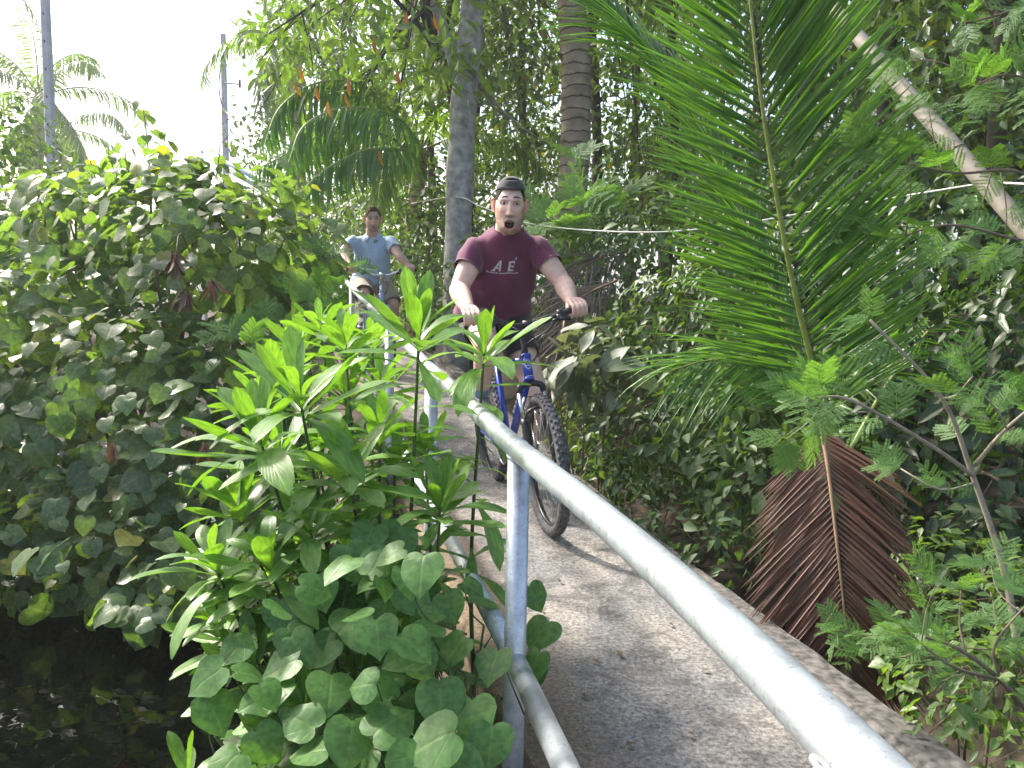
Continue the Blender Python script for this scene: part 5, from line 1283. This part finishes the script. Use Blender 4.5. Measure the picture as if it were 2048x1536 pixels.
        for i, t in enumerate(th): ecol += [(.01, .01, .01) if t < .19 else ((.045, .055, .06) if t < .62 else (.36, .33, .31))]*nA
        o = link('eye', mk_mesh('eye', W_(np.array(ev))-base, ef, col=np.array(ecol)), M_EYE, root)
        mb2 = MB(); LV = []; na, nb = 16, 7
        for i in range(nb):
            el_ = math.radians(20+70*(i/(nb-1))-lid*0)
            for j in range(na): az = PI*(j/(na-1)); LV.append(c+.0134*np.array([math.cos(az)*math.cos(el_*.0+math.radians(lid*60-10+ (100-lid*60)*i/(nb-1))), math.sin(az)*math.cos(math.radians(lid*60-10+(100-lid*60)*i/(nb-1))), math.sin(math.radians((1-lid)*45+(90-(1-lid)*45)*i/(nb-1)))]))
        LF = [(i*na+j, i*na+j+1, (i+1)*na+j+1, (i+1)*na+j) for i in range(nb-1) for j in range(na-1)]
        o = link('eyelid', mk_mesh('eyelid', W_(np.array(LV))-base, LF, col=np.tile(skin*np.array([.85, .72, .70]), (len(LV), 1))), M_SKIN, root)
        bz = look['brow']; mb2 = MB(); bp_ = []
        for t in np.linspace(0, 1, 9):
            x_ = s*(.012+.040*t); z_ = bz+.010*math.sin(PI*min(1, t*.75+.15))-.004*t; bp_.append((x_, fy(x_, z_)+.0008, z_))
        mb2.tube(bp_, [.0022, .0036, .0044, .0046, .0044, .004, .0034, .0024, .0010], 8, squash=.7); part('eyebrow', mb2.v, mb2.f, look['hair_mat'])
    if look['mouth'] > .5:
        mz = -.068-.010*look['mouth']; mb2 = MB()
        for i in range(6):
            x_ = (i-2.5)*.0066; mb2.box(np.array([x_, fy(0, -.048)-.013-abs(i-2.5)*.0014, mz+.0115*look['mouth']]), np.array([.0031, .002, .0045]))
        part('teeth', mb2.v, mb2.f, M_TOOTH)
        mb2 = MB(); limb(mb2, [(0, .042, mz-.012), (0, .054, mz-.013), (0, .064, mz-.016)], [.011, .012, .008], n=12, squash=1); part('tongue', mb2.v, mb2.f, M_TONGUE)
    # ---------- hair / cap
    nH = nrm(hD*np.array([1/.0755, 1/.096, 1/.12]))
    rr = np.random.default_rng(5)
    nv_ = np.array([noise.noise(Vector((float(a)*9, float(b)*9, float(c)*30))) for a, b, c in hD])
    zz, yy, xx = hV[:, 2], hV[:, 1], hV[:, 0]
    hl = look['hairline'](xx, yy, hD)+.010*nv_
    keep = zz > hl
    hv, hf, used = submesh(hV, hF, keep)
    edge = np.clip((zz[used]-hl[used])/.02, 0, 1)
    hv = hv+nH[used]*(look['hair_t']*(.25+.75*edge)*(1+.35*nv_[used]))[:, None]
    part('hair', hv, hf, look['hair_mat'])
    if look.get('cap'):
        edgez = lambda x, y: np.where(y > 0, .090+.0*y, .090-.55*np.minimum(.055, np.maximum(0, -y)*.55))
        k2 = (zz > edgez(xx, yy)-.008)
        arch = (yy > .03) & ((xx/.034)**2+((zz-.112)/.026)**2 < 1) & (zz > .111)
        cv, cf, us = submesh(hV, hF, k2 & ~arch)
        cn = nH[us]; puff = .0125+.006*np.clip((zz[us]-.088)/.03, 0, 1)+.005*np.abs(hD[us][:, 0])
        cv = cv+cn*puff[:, None]; cv[:, 2] += .010*np.clip(1-(cv[:, 0]/.088)**2-(cv[:, 1]/.108)**2, 0, 1)**.7
        cv, cf = thicken(cv, cf, cn, .003)
        cap = part('cap', cv, cf, look['cap'])
        ring = []
        for a in np.linspace(0, 2*PI, 40):
            x_, y_ = math.sin(a), math.cos(a); z_ = .090 if y_ > 0 else .090-.55*min(.055, -y_*.09*.55)
            kx = math.sqrt(max(.05, 1-(z_/.124)**2)); ring.append((x_*(.0755*kx**.88+.0135), y_*(.096*kx)+y_*.0115-.002, z_+.002))
        mb2 = MB(); mb2.tube(ring, .0040, 8, cap=False, squash=1.5); part('cap_band', mb2.v, mb2.f, look['cap'], cap)
        pk = []; pf = []; nA = 13          # the peak, turned to the back
        for i in range(6):
            for j in range(nA):
                a = (j/(nA-1)-.5)*2.0; l = .075+.062*i/5*(1-.25*abs(a)); pk.append((math.sin(a)*l*.98, -.030-math.cos(a)*l, .070-.012*i/5-.02*abs(a)**2*.6))
        pf = [(i*nA+j, i*nA+j+1, (i+1)*nA+j+1, (i+1)*nA+j) for i in range(5) for j in range(nA-1)]
        pn = np.tile([0, 0, 1.0], (len(pk), 1)); pv, pf = thicken(np.array(pk), pf, pn, .003); part('cap_peak', pv, pf, look['cap'], cap)
        mb2 = MB(); mb2.box(np.array([-.040, fy(-.040, .097)+.0125, .100]), np.array([.006, .0015, .004])); part('cap_tab', mb2.v, mb2.f, M_REDTAB, cap)
    # ---------- shirt
    e = look.get('fit', 1.0); mb = MB()
    sx = [(hips-ax*look['hem'], hw*.218*e, dv*.150*e), (hips+ax*.04, hw*.216*e, dv*.142*e), (hips*.62+chest*.38, wv*.196*e, dv*.136*e), (chest, wv*.182*e, dv*.136*e), (chest*.45+neck*.55, wv*.165*e, dv*.112*e), (neck-ax*.035, wv*.118, dv*.083), (neck+ax*.010, wv*.068, dv*.070)]
    loft(mb, sx, 40)
    for s in 'LR':
        sh, el = J['sh'+s], J['el'+s]; end = sh+(el-sh)*look['sleeve']
        limb(mb, [neck*.80+sh*.20-ax*.040, neck*.50+sh*.50-ax*.036, sh-ax*.012], [.066*e, .068*e, .064*e]); limb(mb, [sh, sh*.5+end*.5, end+nrm(el-sh)*.03], [.066*e, .071*e, .079*e])
    SV, SF = fuse(mb, .0065, 6); SN = vnormals(SV, SF)
    q = SV-hips; u1, u2, u3 = q @ wv, q @ ax, q @ dv
    wr_ = np.zeros(len(SV))
    for i in range(len(SV)):
        a, b, c = u1[i], u2[i], u3[i]
        wr_[i] = .016*noise.noise(Vector((a*6+b*5, b*4-a*7, c*4+3)))+.012*noise.noise(Vector((a*15+b*10, b*6-a*5, c*9)))+.004*math.sin(26*(b+.6*abs(a))+5*noise.noise(Vector((a*5, b*5, c*5))))*max(0, 1-abs(b-.02)/.2)
    wr_ = np.maximum(wr_, -.011)*np.clip((np.linalg.norm(SV-neck, axis=1)-.09)/.09, 0, 1); SV2 = SV+SN*wr_[:, None]
    cutp = np.zeros(len(SV), bool); vx = .0068
    nk = neck-dv*.004; rv = (SV2-nk)-np.outer((SV2-nk) @ ax, ax); rl = np.linalg.norm(rv, axis=1); hi = ((SV-nk) @ ax > -.07)
    cutp |= (rl < .074-vx) & hi
    sn = (rl >= .074-vx) & (rl < .074+vx) & hi; SV2[sn] += rv[sn]*(.074/rl[sn]-1)[:, None]
    for s in 'LR':
        sh, el = J['sh'+s], J['el'+s]; ad = nrm(el-sh); end = sh+(el-sh)*look['sleeve']; rel = SV-end
        near = np.linalg.norm(rel-np.outer(rel @ ad, ad), axis=1) < .105
        cutp |= (rel @ ad > vx) & near & (rel @ ad < .13)
        t_ = (SV2-end) @ ad; sn = near & (t_ > -vx) & (t_ < vx*1.5); SV2[sn] -= np.outer(t_[sn], ad)
    cutp |= (u2 < -look['hem']+.004-vx); t_ = (SV2-hips) @ ax+look['hem']-.004; sn = np.abs(t_) < vx; SV2[sn] -= np.outer(t_[sn], ax)
    tv, tf, us = submesh(SV2, SF, ~cutp); tn = SN[us]
    tv, tf = thicken(tv, tf, tn, .0025)
    shirt = part(look['shirt_name'], tv, tf, look['shirt'], local=False)
    # collar rib
    ring = []
    for a in np.linspace(0, 2*PI, 33):
        ring.append((neck-dv*.004)+wv*math.cos(a)*.0765+dv*math.sin(a)*.0765+ax*0)
    if look.get('polo'):
        cm = MB(); R1 = [neck+wv*math.cos(a)*.062+dv*math.sin(a)*.062+ax*.028 for a in np.linspace(PI*.5+.25, PI*2.5-.25, 30)]; R2 = [neck+wv*math.cos(a)*.098+dv*math.sin(a)*.100-ax*(.012+.045*max(0, math.sin(a))**2) for a in np.linspace(PI*.5+.32, PI*2.5-.32, 30)]
        V_ = R1+R2; F_ = [(i, i+1, 31+i, 30+i) for i in range(29)]; nn_ = np.array([nrm(v-neck) for v in V_]); v2, f2 = thicken(np.array(V_), F_, nn_, .004); part('collar', v2, f2, look['shirt'], shirt, local=False)
        pm = MB()
        for k in range(3): 
            c = neck-ax*(.065+.04*k)+dv*(.098+.012*k); pm.tube([c, c+dv*.006], .005, 8)
        part('button', pm.v, pm.f, M_TOOTH, shirt, local=False)
    else:
        bvh = BVHTree.FromPolygons([tuple(v) for v in tv], tf); rg_ = []
        for q_ in ring:
            h_ = bvh.ray_cast(Vector(q_+ax*.12), Vector(-ax)); rg_.append(np.array(h_[0]) if h_[0] is not None and (np.array(h_[0])-neck) @ ax > -.09 else None)
        ok_ = [i for i in range(len(rg_)) if rg_[i] is not None]; hts = np.interp(np.arange(len(rg_)), ok_, [(rg_[i]-neck) @ ax for i in ok_]); hts = np.convolve(np.r_[hts[-5:-1], hts, hts[1:5]], np.ones(9)/9, 'valid')
        ring = [q_+ax*h_ for q_, h_ in zip(ring, hts)]
        cm = MB(); cm.tube(ring, .0068, 8, cap=False); part('collar', cm.v, cm.f, look['shirt'], shirt, local=False)
    # ---------- shorts
    mb = MB(); loft(mb, [(hips-ax*.10, hw*.165, dv*.125), (hips, hw*.165, dv*.125), (hips+ax*.06, hw*.158, dv*.120)], 32)
    for s in 'LR':
        hp, kn = J['hp'+s], J['kn'+s]; limb(mb, [hp, hp*.5+kn*.5, hp+(kn-hp)*(look['short']+.05)], [.108, .098, .092])
    QV, QF = fuse(mb, .008, 5); QN = vnormals(QV, QF)
    cut = np.zeros(len(QV), bool)
    for s in 'LR':
        hp, kn = J['hp'+s], J['kn'+s]; ad = nrm(kn-hp); rel = QV-(hp+(kn-hp)*look['short']); nr_ = np.linalg.norm(rel-np.outer(rel @ ad, ad), axis=1) < .13; t_ = rel @ ad; cut |= (t_ > .008) & nr_; sn = nr_ & (np.abs(t_) <= .008); QV[sn] -= np.outer(t_[sn], ad)
    QV = QV+QN*np.array([.010*noise.noise(Vector((float(v[0])*11, float(v[1])*11, float(v[2])*8))) for v in QV])[:, None]
    tv, tf, us = submesh(QV, QF, ~cut); tv, tf = thicken(tv, tf, QN[us], .003); part('shorts', tv, tf, look['shorts'], local=False)
    # ---------- socks and shoes
    for s in 'LR':
        an, kn, tt = J['an'+s], J['kn'+s], J['toe'+s]; up_ = nrm(kn-an)
        mb = MB(); limb(mb, [an-up_*.03, an+up_*.02, an+up_*.075], [.043, .041, .044]); v_, f_ = np.array(mb.v), mb.f; part('sock', v_, f_, look['sock'], local=False)
        fwv = nrm((tt-an)*np.array([1, 1, 0])); sd = np.cross(fwv, UPV); hl_ = an-UPV*.062-fwv*.05; toe = an-UPV*.075+fwv*.175
        mb = MB(); loft(mb, [(hl_-fwv*.02+UPV*.02, sd*.024, UPV*.026), (hl_+UPV*.03, sd*.036, UPV*.058), (an-UPV*.028, sd*.042, UPV*.068), (an-UPV*.050+fwv*.06, sd*.045, UPV*.048), (toe-fwv*.05+UPV*.014, sd*.048, UPV*.036), (toe+UPV*.006, sd*.030, UPV*.022)], 20, 2.6)
        sV, sF = fuse(mb, .006, 4); shoe = part('shoe', sV, sF, look['shoe'], local=False)
        mb = MB(); lo = -.098
        loft(mb, [(an+UPV*lo-fwv*.068, sd*.030, UPV*.013), (an+UPV*lo-fwv*.02, sd*.040, UPV*.014), (an+UPV*lo+fwv*.06, sd*.044, UPV*.014), (an+UPV*lo+fwv*.14, sd*.048, UPV*.014), (an+UPV*lo+fwv*.182, sd*.026, UPV*.012)], 20, 3); part('sole', mb.v, mb.f, M_SOLE, shoe, local=False)
    return root, shirt, (tv, tf), (SV2[~cutp], neck, wv, ax, dv, hips, chest)
M_EYE = None
def eye_mat():
    mt, t, b = nmat('eye'); a = N(t, 'ShaderNodeVertexColor', layer_name='tint'); t.links.new(a.outputs[0], b.inputs['Base Color']); b.inputs['Roughness'].default_value = .12; return mt
M_EYE = eye_mat()
M_TOOTH = simple('tooth', (.70, .66, .58), .35); M_TONGUE = simple('tongue', (.42, .14, .13), .4); M_REDTAB = simple('red_tab', (.30, .05, .06), .6)
M_SOLE = simple('shoe_sole', (.45, .45, .44), .7)
M_HAIRD = simple('dark_brown_hair', (.026, .017, .012), .8, spec=.15, nscale=160, namt=.6, bump=.6)
M_HAIRB = simple('light_brown_hair', (.12, .062, .030), .8, spec=.2, nscale=150, namt=.55, bump=.6)
M_CAP = cloth('charcoal_cap', (.024, .025, .028)); M_TEE = cloth('plum_tee', (.125, .018, .062)); M_SHORTB = cloth('black_shorts', (.016, .016, .019))
M_POLO = cloth('blue_polo', (.40, .53, .70)); M_KHAKI = cloth('khaki_shorts', (.33, .27, .20)); M_SOCK = cloth('blue_sock', (.16, .27, .36)); M_SHOE = cloth('grey_shoe', (.10, .10, .11))
SK1 = (.70, .49, .40); SK2 = (.61, .41, .32)

# ---- the rider in the cap and his blue bicycle
HD1 = math.atan2(-.963, .27)
F1 = np.array([.19, 3.69, ZP(3.69)+.002])
bike1, B1 = bicycle('bicycle', 'blue mountain bicycle with black fork ridden by the man in the purple shirt', F1, HD1, math.radians(5), paint('blue_frame_paint', (.018, .055, .42)), M_BLKP, M_BLKP, math.radians(-2))
fwd1 = nrm(MX(B1, 1, 0, 0)-MX(B1, 0, 0, 0)); lf1 = nrm(MX(B1, 0, 1, 0)-MX(B1, 0, 0, 0)); up1 = nrm(MX(B1, 0, 0, 1)-MX(B1, 0, 0, 0))
def rider(B, fw_, lf_, up_, **kw):
    J = dict(kw); J['fwd'] = fw_; J['gup'] = up_
    J['gripL'] = MX(B, -.176, .268, 1.0345); J['gripR'] = MX(B, -.176, -.268, 1.0345); J['axL'] = lf_; J['axR'] = -lf_
    return J
hips1 = P(985, 622, 4.44)
J1 = rider(B1, fwd1, lf1, up1, base=np.array([hips1[0], hips1[1], hips1[2]]), hips=hips1, chest=P(1003, 532, 4.29), neck=P(1016, 458, 4.14),
           shL=P(1072, 496, 4.22), shR=P(953, 499, 4.18), head=P(1020, 414, 4.03), face=nrm(CAM-P(1020, 414, 4.03))+np.array([.02, 0, -.05]), up=np.array([.03, .05, 1]))
J1['elL'] = P(1126, 566, 4.12); J1['elR'] = P(917, 580, 4.06)
J1['wrL'] = J1['gripL']-fwd1*.055+up1*.045-lf1*.012; J1['wrR'] = J1['gripR']-fwd1*.055+up1*.045+lf1*.004
J1['hpL'] = hips1+lf1*.09-up1*.03; J1['hpR'] = hips1-lf1*.09-up1*.03
J1['knR'] = P(972, 690, 4.06); J1['anR'] = MX(B1, -.66, -.135, .585); J1['toeR'] = MX(B1, -.53, -.14, .535)
J1['knL'] = MX(B1, -.50, .13, .60); J1['anL'] = MX(B1, -.70, .135, .235); J1['toeL'] = MX(B1, -.56, .14, .19)
hl1 = lambda x, y, D: np.where(y > .045, .105, np.where(y > -.01, .030, -.055))-.0*x+np.where(np.abs(x) < .02, 0, 0)
person1 = person('person', 'man in a plum t-shirt and backwards dark cap riding with his mouth wide open', J1,
    dict(skin=SK1, stubble=(.17, .098, .062), stub_amt=.98, lips=(.46, .20, .17), mouth=1.0, lid=.28, brow=.046, hair_mat=M_HAIRD, hair_t=.005, hairline=hl1, cap=M_CAP, hem=.03, sleeve=.50, shirt=M_TEE, shirt_name='t_shirt', shorts=M_SHORTB, short=.55, sock=M_SOCK, shoe=M_SHOE, voxel=.0038, head_scale=.99, arm=1.16, fit=1.02))
# lettering printed on the shirt
def print_on(shirt, root, pieces, c, wv, ax, dv, mat):
    me = shirt.data; base = np.array(root.location); vs = [tuple(v.co) for v in me.vertices]; bv = BVHTree.FromPolygons(vs, [tuple(p.vertices) for p in me.polygons])
    for nm, V2, F2 in pieces:
        out = []
        for x, z in V2:
            o = c+wv*x+ax*z+dv*.3-base; hit = bv.ray_cast(Vector(o), Vector(-dv))
            p = np.array(hit[0]) if hit[0] is not None else o-dv*.25
            out.append(p+dv*.0022)
        link(nm, mk_mesh(nm, np.array(out), F2), mat, shirt)
def glyph(rects, sub=.006):
    """rects: quads (4 corners) -> subdivided sheet"""
    V = []; F = []
    for q in rects:
        q = [np.array(p, float) for p in q]; n = max(1, int(np.ceil(np.linalg.norm(q[1]-q[0])/sub))); m_ = max(1, int(np.ceil(np.linalg.norm(q[3]-q[0])/sub))); b = len(V)
        for i in range(m_+1):
            for j in range(n+1):
                a = q[0]+(q[1]-q[0])*j/n; d = q[3]+(q[2]-q[3])*j/n; V.append(a+(d-a)*i/m_)
        F += [(b+i*(n+1)+j, b+i*(n+1)+j+1, b+(i+1)*(n+1)+j+1, b+(i+1)*(n+1)+j) for i in range(m_) for j in range(n)]
    return V, F
_, shirt1, _, (sv, nk, swv, sax, sdv, shp, sch) = person1
M_PRINT = simple('cracked_white_print', (.52, .50, .53), .8, nscale=220, namt=.35)
s_ = .001
A_gl = glyph([[(-34, 0), (-26, 0), (-8, 38), (-14, 41)], [(-14, 41), (-5, 41), (-4, 0), (-11, 0)], [(-24, 9), (-9, 9), (-9, 15), (-21, 15)], [(-38, -1), (-24, -1), (-24, 3), (-37, 3)]], 6)
E_gl = glyph([[(8, -1), (16, -1), (16, 38), (9, 38)], [(16, 31), (31, 31), (31, 38), (16, 38)], [(16, 16), (27, 15), (27, 21), (16, 22)], [(16, -1), (29, 0), (29, 5), (16, 6)], [(28, 25), (31, 25), (31, 31), (28, 31)], [(25, 13), (28, 13), (28, 24), (25, 24)]], 6)
D_gl = glyph([[(27, 42), (36, 41), (37, 45), (29, 46)], [(31, 46), (35, 46), (35, 51), (32, 50)]], 5)
rg = np.random.default_rng(4); ln = []
for i in range(17):
    x0 = -46+i*5.2; h = rg.uniform(3.5, 6.5); y0 = -9-.22*i*.7+rg.uniform(-.6, .6); ln.append([(x0, y0), (x0+3.6, y0), (x0+3.6, y0+h*rg.uniform(.4, 1)), (x0, y0+h)])
L_gl = glyph(ln, 4)
sc_ = lambda gl, dx=0, k=1.42, kx=1.0: ([((p[0]+dx)*s_*k*kx, p[1]*s_*k) for p in gl[0]], gl[1])
cpr = P(1009, 551, 4.12)
print_on(shirt1, person1[0], [('letter', *sc_(A_gl, -7)), ('letter', *sc_(E_gl, 7)), ('accent_mark', *sc_(D_gl, 8)), ('text_line', *sc_(L_gl, 0, 1.3, 1.45))], cpr, nrm(swv+sax*.0), sax, sdv, M_PRINT)

# ---- the man in the blue polo and his bicycle
HD2 = math.atan2(-.955, .30)
d2 = np.array([math.cos(HD2), math.sin(HD2), 0]); bc = P(768, 541, 7.45); l2 = np.array([-d2[1], d2[0], 0])
F2 = bc+d2*.15; F2[2] = ZP(F2[1])+.002
bike2, B2 = bicycle('bicycle', 'pale blue city bicycle with bright handlebars ridden by the man in the blue polo', F2, HD2, math.radians(1), paint('pale_blue_frame_paint', (.34, .46, .60)), paint('pale_blue_fork_paint', (.45, .55, .66)), M_CHROME, math.radians(4), basic=True)
fwd2 = nrm(MX(B2, 1, 0, 0)-MX(B2, 0, 0, 0)); lf2 = nrm(MX(B2, 0, 1, 0)-MX(B2, 0, 0, 0)); up2 = UPV
hips2 = P(742, 560, 7.98)
J2 = rider(B2, fwd2, lf2, up2, base=hips2, hips=hips2, chest=P(744, 510, 7.86), neck=P(745, 471, 7.78), shL=P(780, 484, 7.80), shR=P(706, 484, 7.80), head=P(746, 440, 7.68), face=nrm(CAM-P(746, 440, 7.68))+np.array([.06, 0, -.08]), up=np.array([-.04, .05, 1]))
J2['elL'] = P(800, 513, 7.60); J2['elR'] = P(682, 508, 7.62)
J2['wrL'] = J2['gripL']-fwd2*.055+up2*.045-lf2*.01; J2['wrR'] = J2['gripR']-fwd2*.05+up2*.045-lf2*.02
J2['hpL'] = hips2+lf2*.09-UPV*.03; J2['hpR'] = hips2-lf2*.09-UPV*.03
J2['knL'] = MX(B2, -.46, .15, .70); J2['anL'] = MX(B2, -.66, .135, .235); J2['toeL'] = MX(B2, -.53, .14, .19)
J2['knR'] = MX(B2, -.40, -.14, .80); J2['anR'] = MX(B2, -.66, -.135, .585); J2['toeR'] = MX(B2, -.53, -.14, .535)
hl2 = lambda x, y, D: np.where(y > .055, .084-.25*np.maximum(0, np.abs(x)-.03)*-.0, np.where(y > -.005, .030, -.06))
person2 = person('person', 'man in a light blue polo and khaki shorts riding behind, brown hair and short beard', J2,
    dict(skin=SK2, stubble=(.16, .085, .05), stub_amt=.85, lips=(.42, .19, .17), mouth=.12, lid=.5, brow=.038, hair_mat=M_HAIRB, hair_t=.010, hairline=hl2, cap=None, hem=.07, sleeve=.55, shirt=M_POLO, shirt_name='polo_shirt', polo=True, shorts=M_KHAKI, short=.93, sock=M_SOCK, shoe=M_SHOE, voxel=.006, head_scale=.94, fit=.93))
# ------------------------------------------------------------------ small things on and by the path
M_DRY = leaf_material('fallen_leaf', [(.10, .06, .03), (.16, .10, .05), (.07, .045, .03), (.20, .14, .06)], .1, .6, .2, (1.3, 1.1, .6))
r = np.random.default_rng(91); cache = {}
for i, (px, py) in enumerate(((1243, 1312), (1183, 1318), (1090, 1230), (1168, 1478), (1335, 1245), (1300, 1120), (1160, 1385), (1420, 1340), (1010, 1120), (1250, 1490), (1390, 1470), (1120, 1165))):
    o_ = P(px, py, 1.0)-CAM; tt = (.012-CAM_H)/o_[2]; c = CAM+o_*tt; c[2] = ZP(c[1])+.011
    j = i % 3; a = r.uniform(0, 6.28); L = r.uniform(.018, .034) if i else .045
    if j not in cache: cache[j] = mk_mesh('fallen_leaf', *T_OVATE[j]); cache[j].materials.append(M_DRY)
    M = mats_from(c, np.array([[math.cos(a), math.sin(a), .1]]), np.array([[.1, .1, 1.]]), L)[0]
    o = link('fallen_leaf', cache[j], None, None, M); tag(o, 'largest dark curled leaf lying on the concrete path' if i == 0 else 'tiny dry brown leaf lying on the concrete path', 'leaf', 'dry leaves fallen on the concrete path')
# a weathered board leaning beside the kerb
M_BOARD = simple('weathered_board', (.24, .21, .18), .85, nscale=18, namt=.4, bump=.4)
a, b_ = P(1178, 945, 4.75), P(1212, 850, 5.0); t = nrm(b_-a); sx_ = nrm(np.cross(t, [0, 1, 0])); mb = MB(); mb.box((a+b_)/2, np.array([.035, .012, np.linalg.norm(b_-a)/2]), np.stack([sx_, np.cross(t, sx_), t], 1))
o = mb.build('wooden_board', M_BOARD, None, False); tag(o, 'weathered grey board leaning in the weeds beside the kerb', 'board')

# ------------------------------------------------------------------ humid air
def haze():
    mt = bpy.data.materials.new('humid_air'); mt.use_nodes = True; t = mt.node_tree
    t.nodes.remove(t.nodes['Principled BSDF']); v = N(t, 'ShaderNodeVolumePrincipled')
    v.inputs['Color'].default_value = (.95, .97, 1.0, 1); v.inputs['Density'].default_value = .0019; v.inputs['Anisotropy'].default_value = .3
    t.links.new(v.outputs[0], t.nodes['Material Output'].inputs['Volume'])
    mb = MB(); mb.box((0, 220, 7.0), np.array([410, 290, 10.5])); o = mb.build('haze', mt, None, False); o['kind'] = 'stuff'
haze()
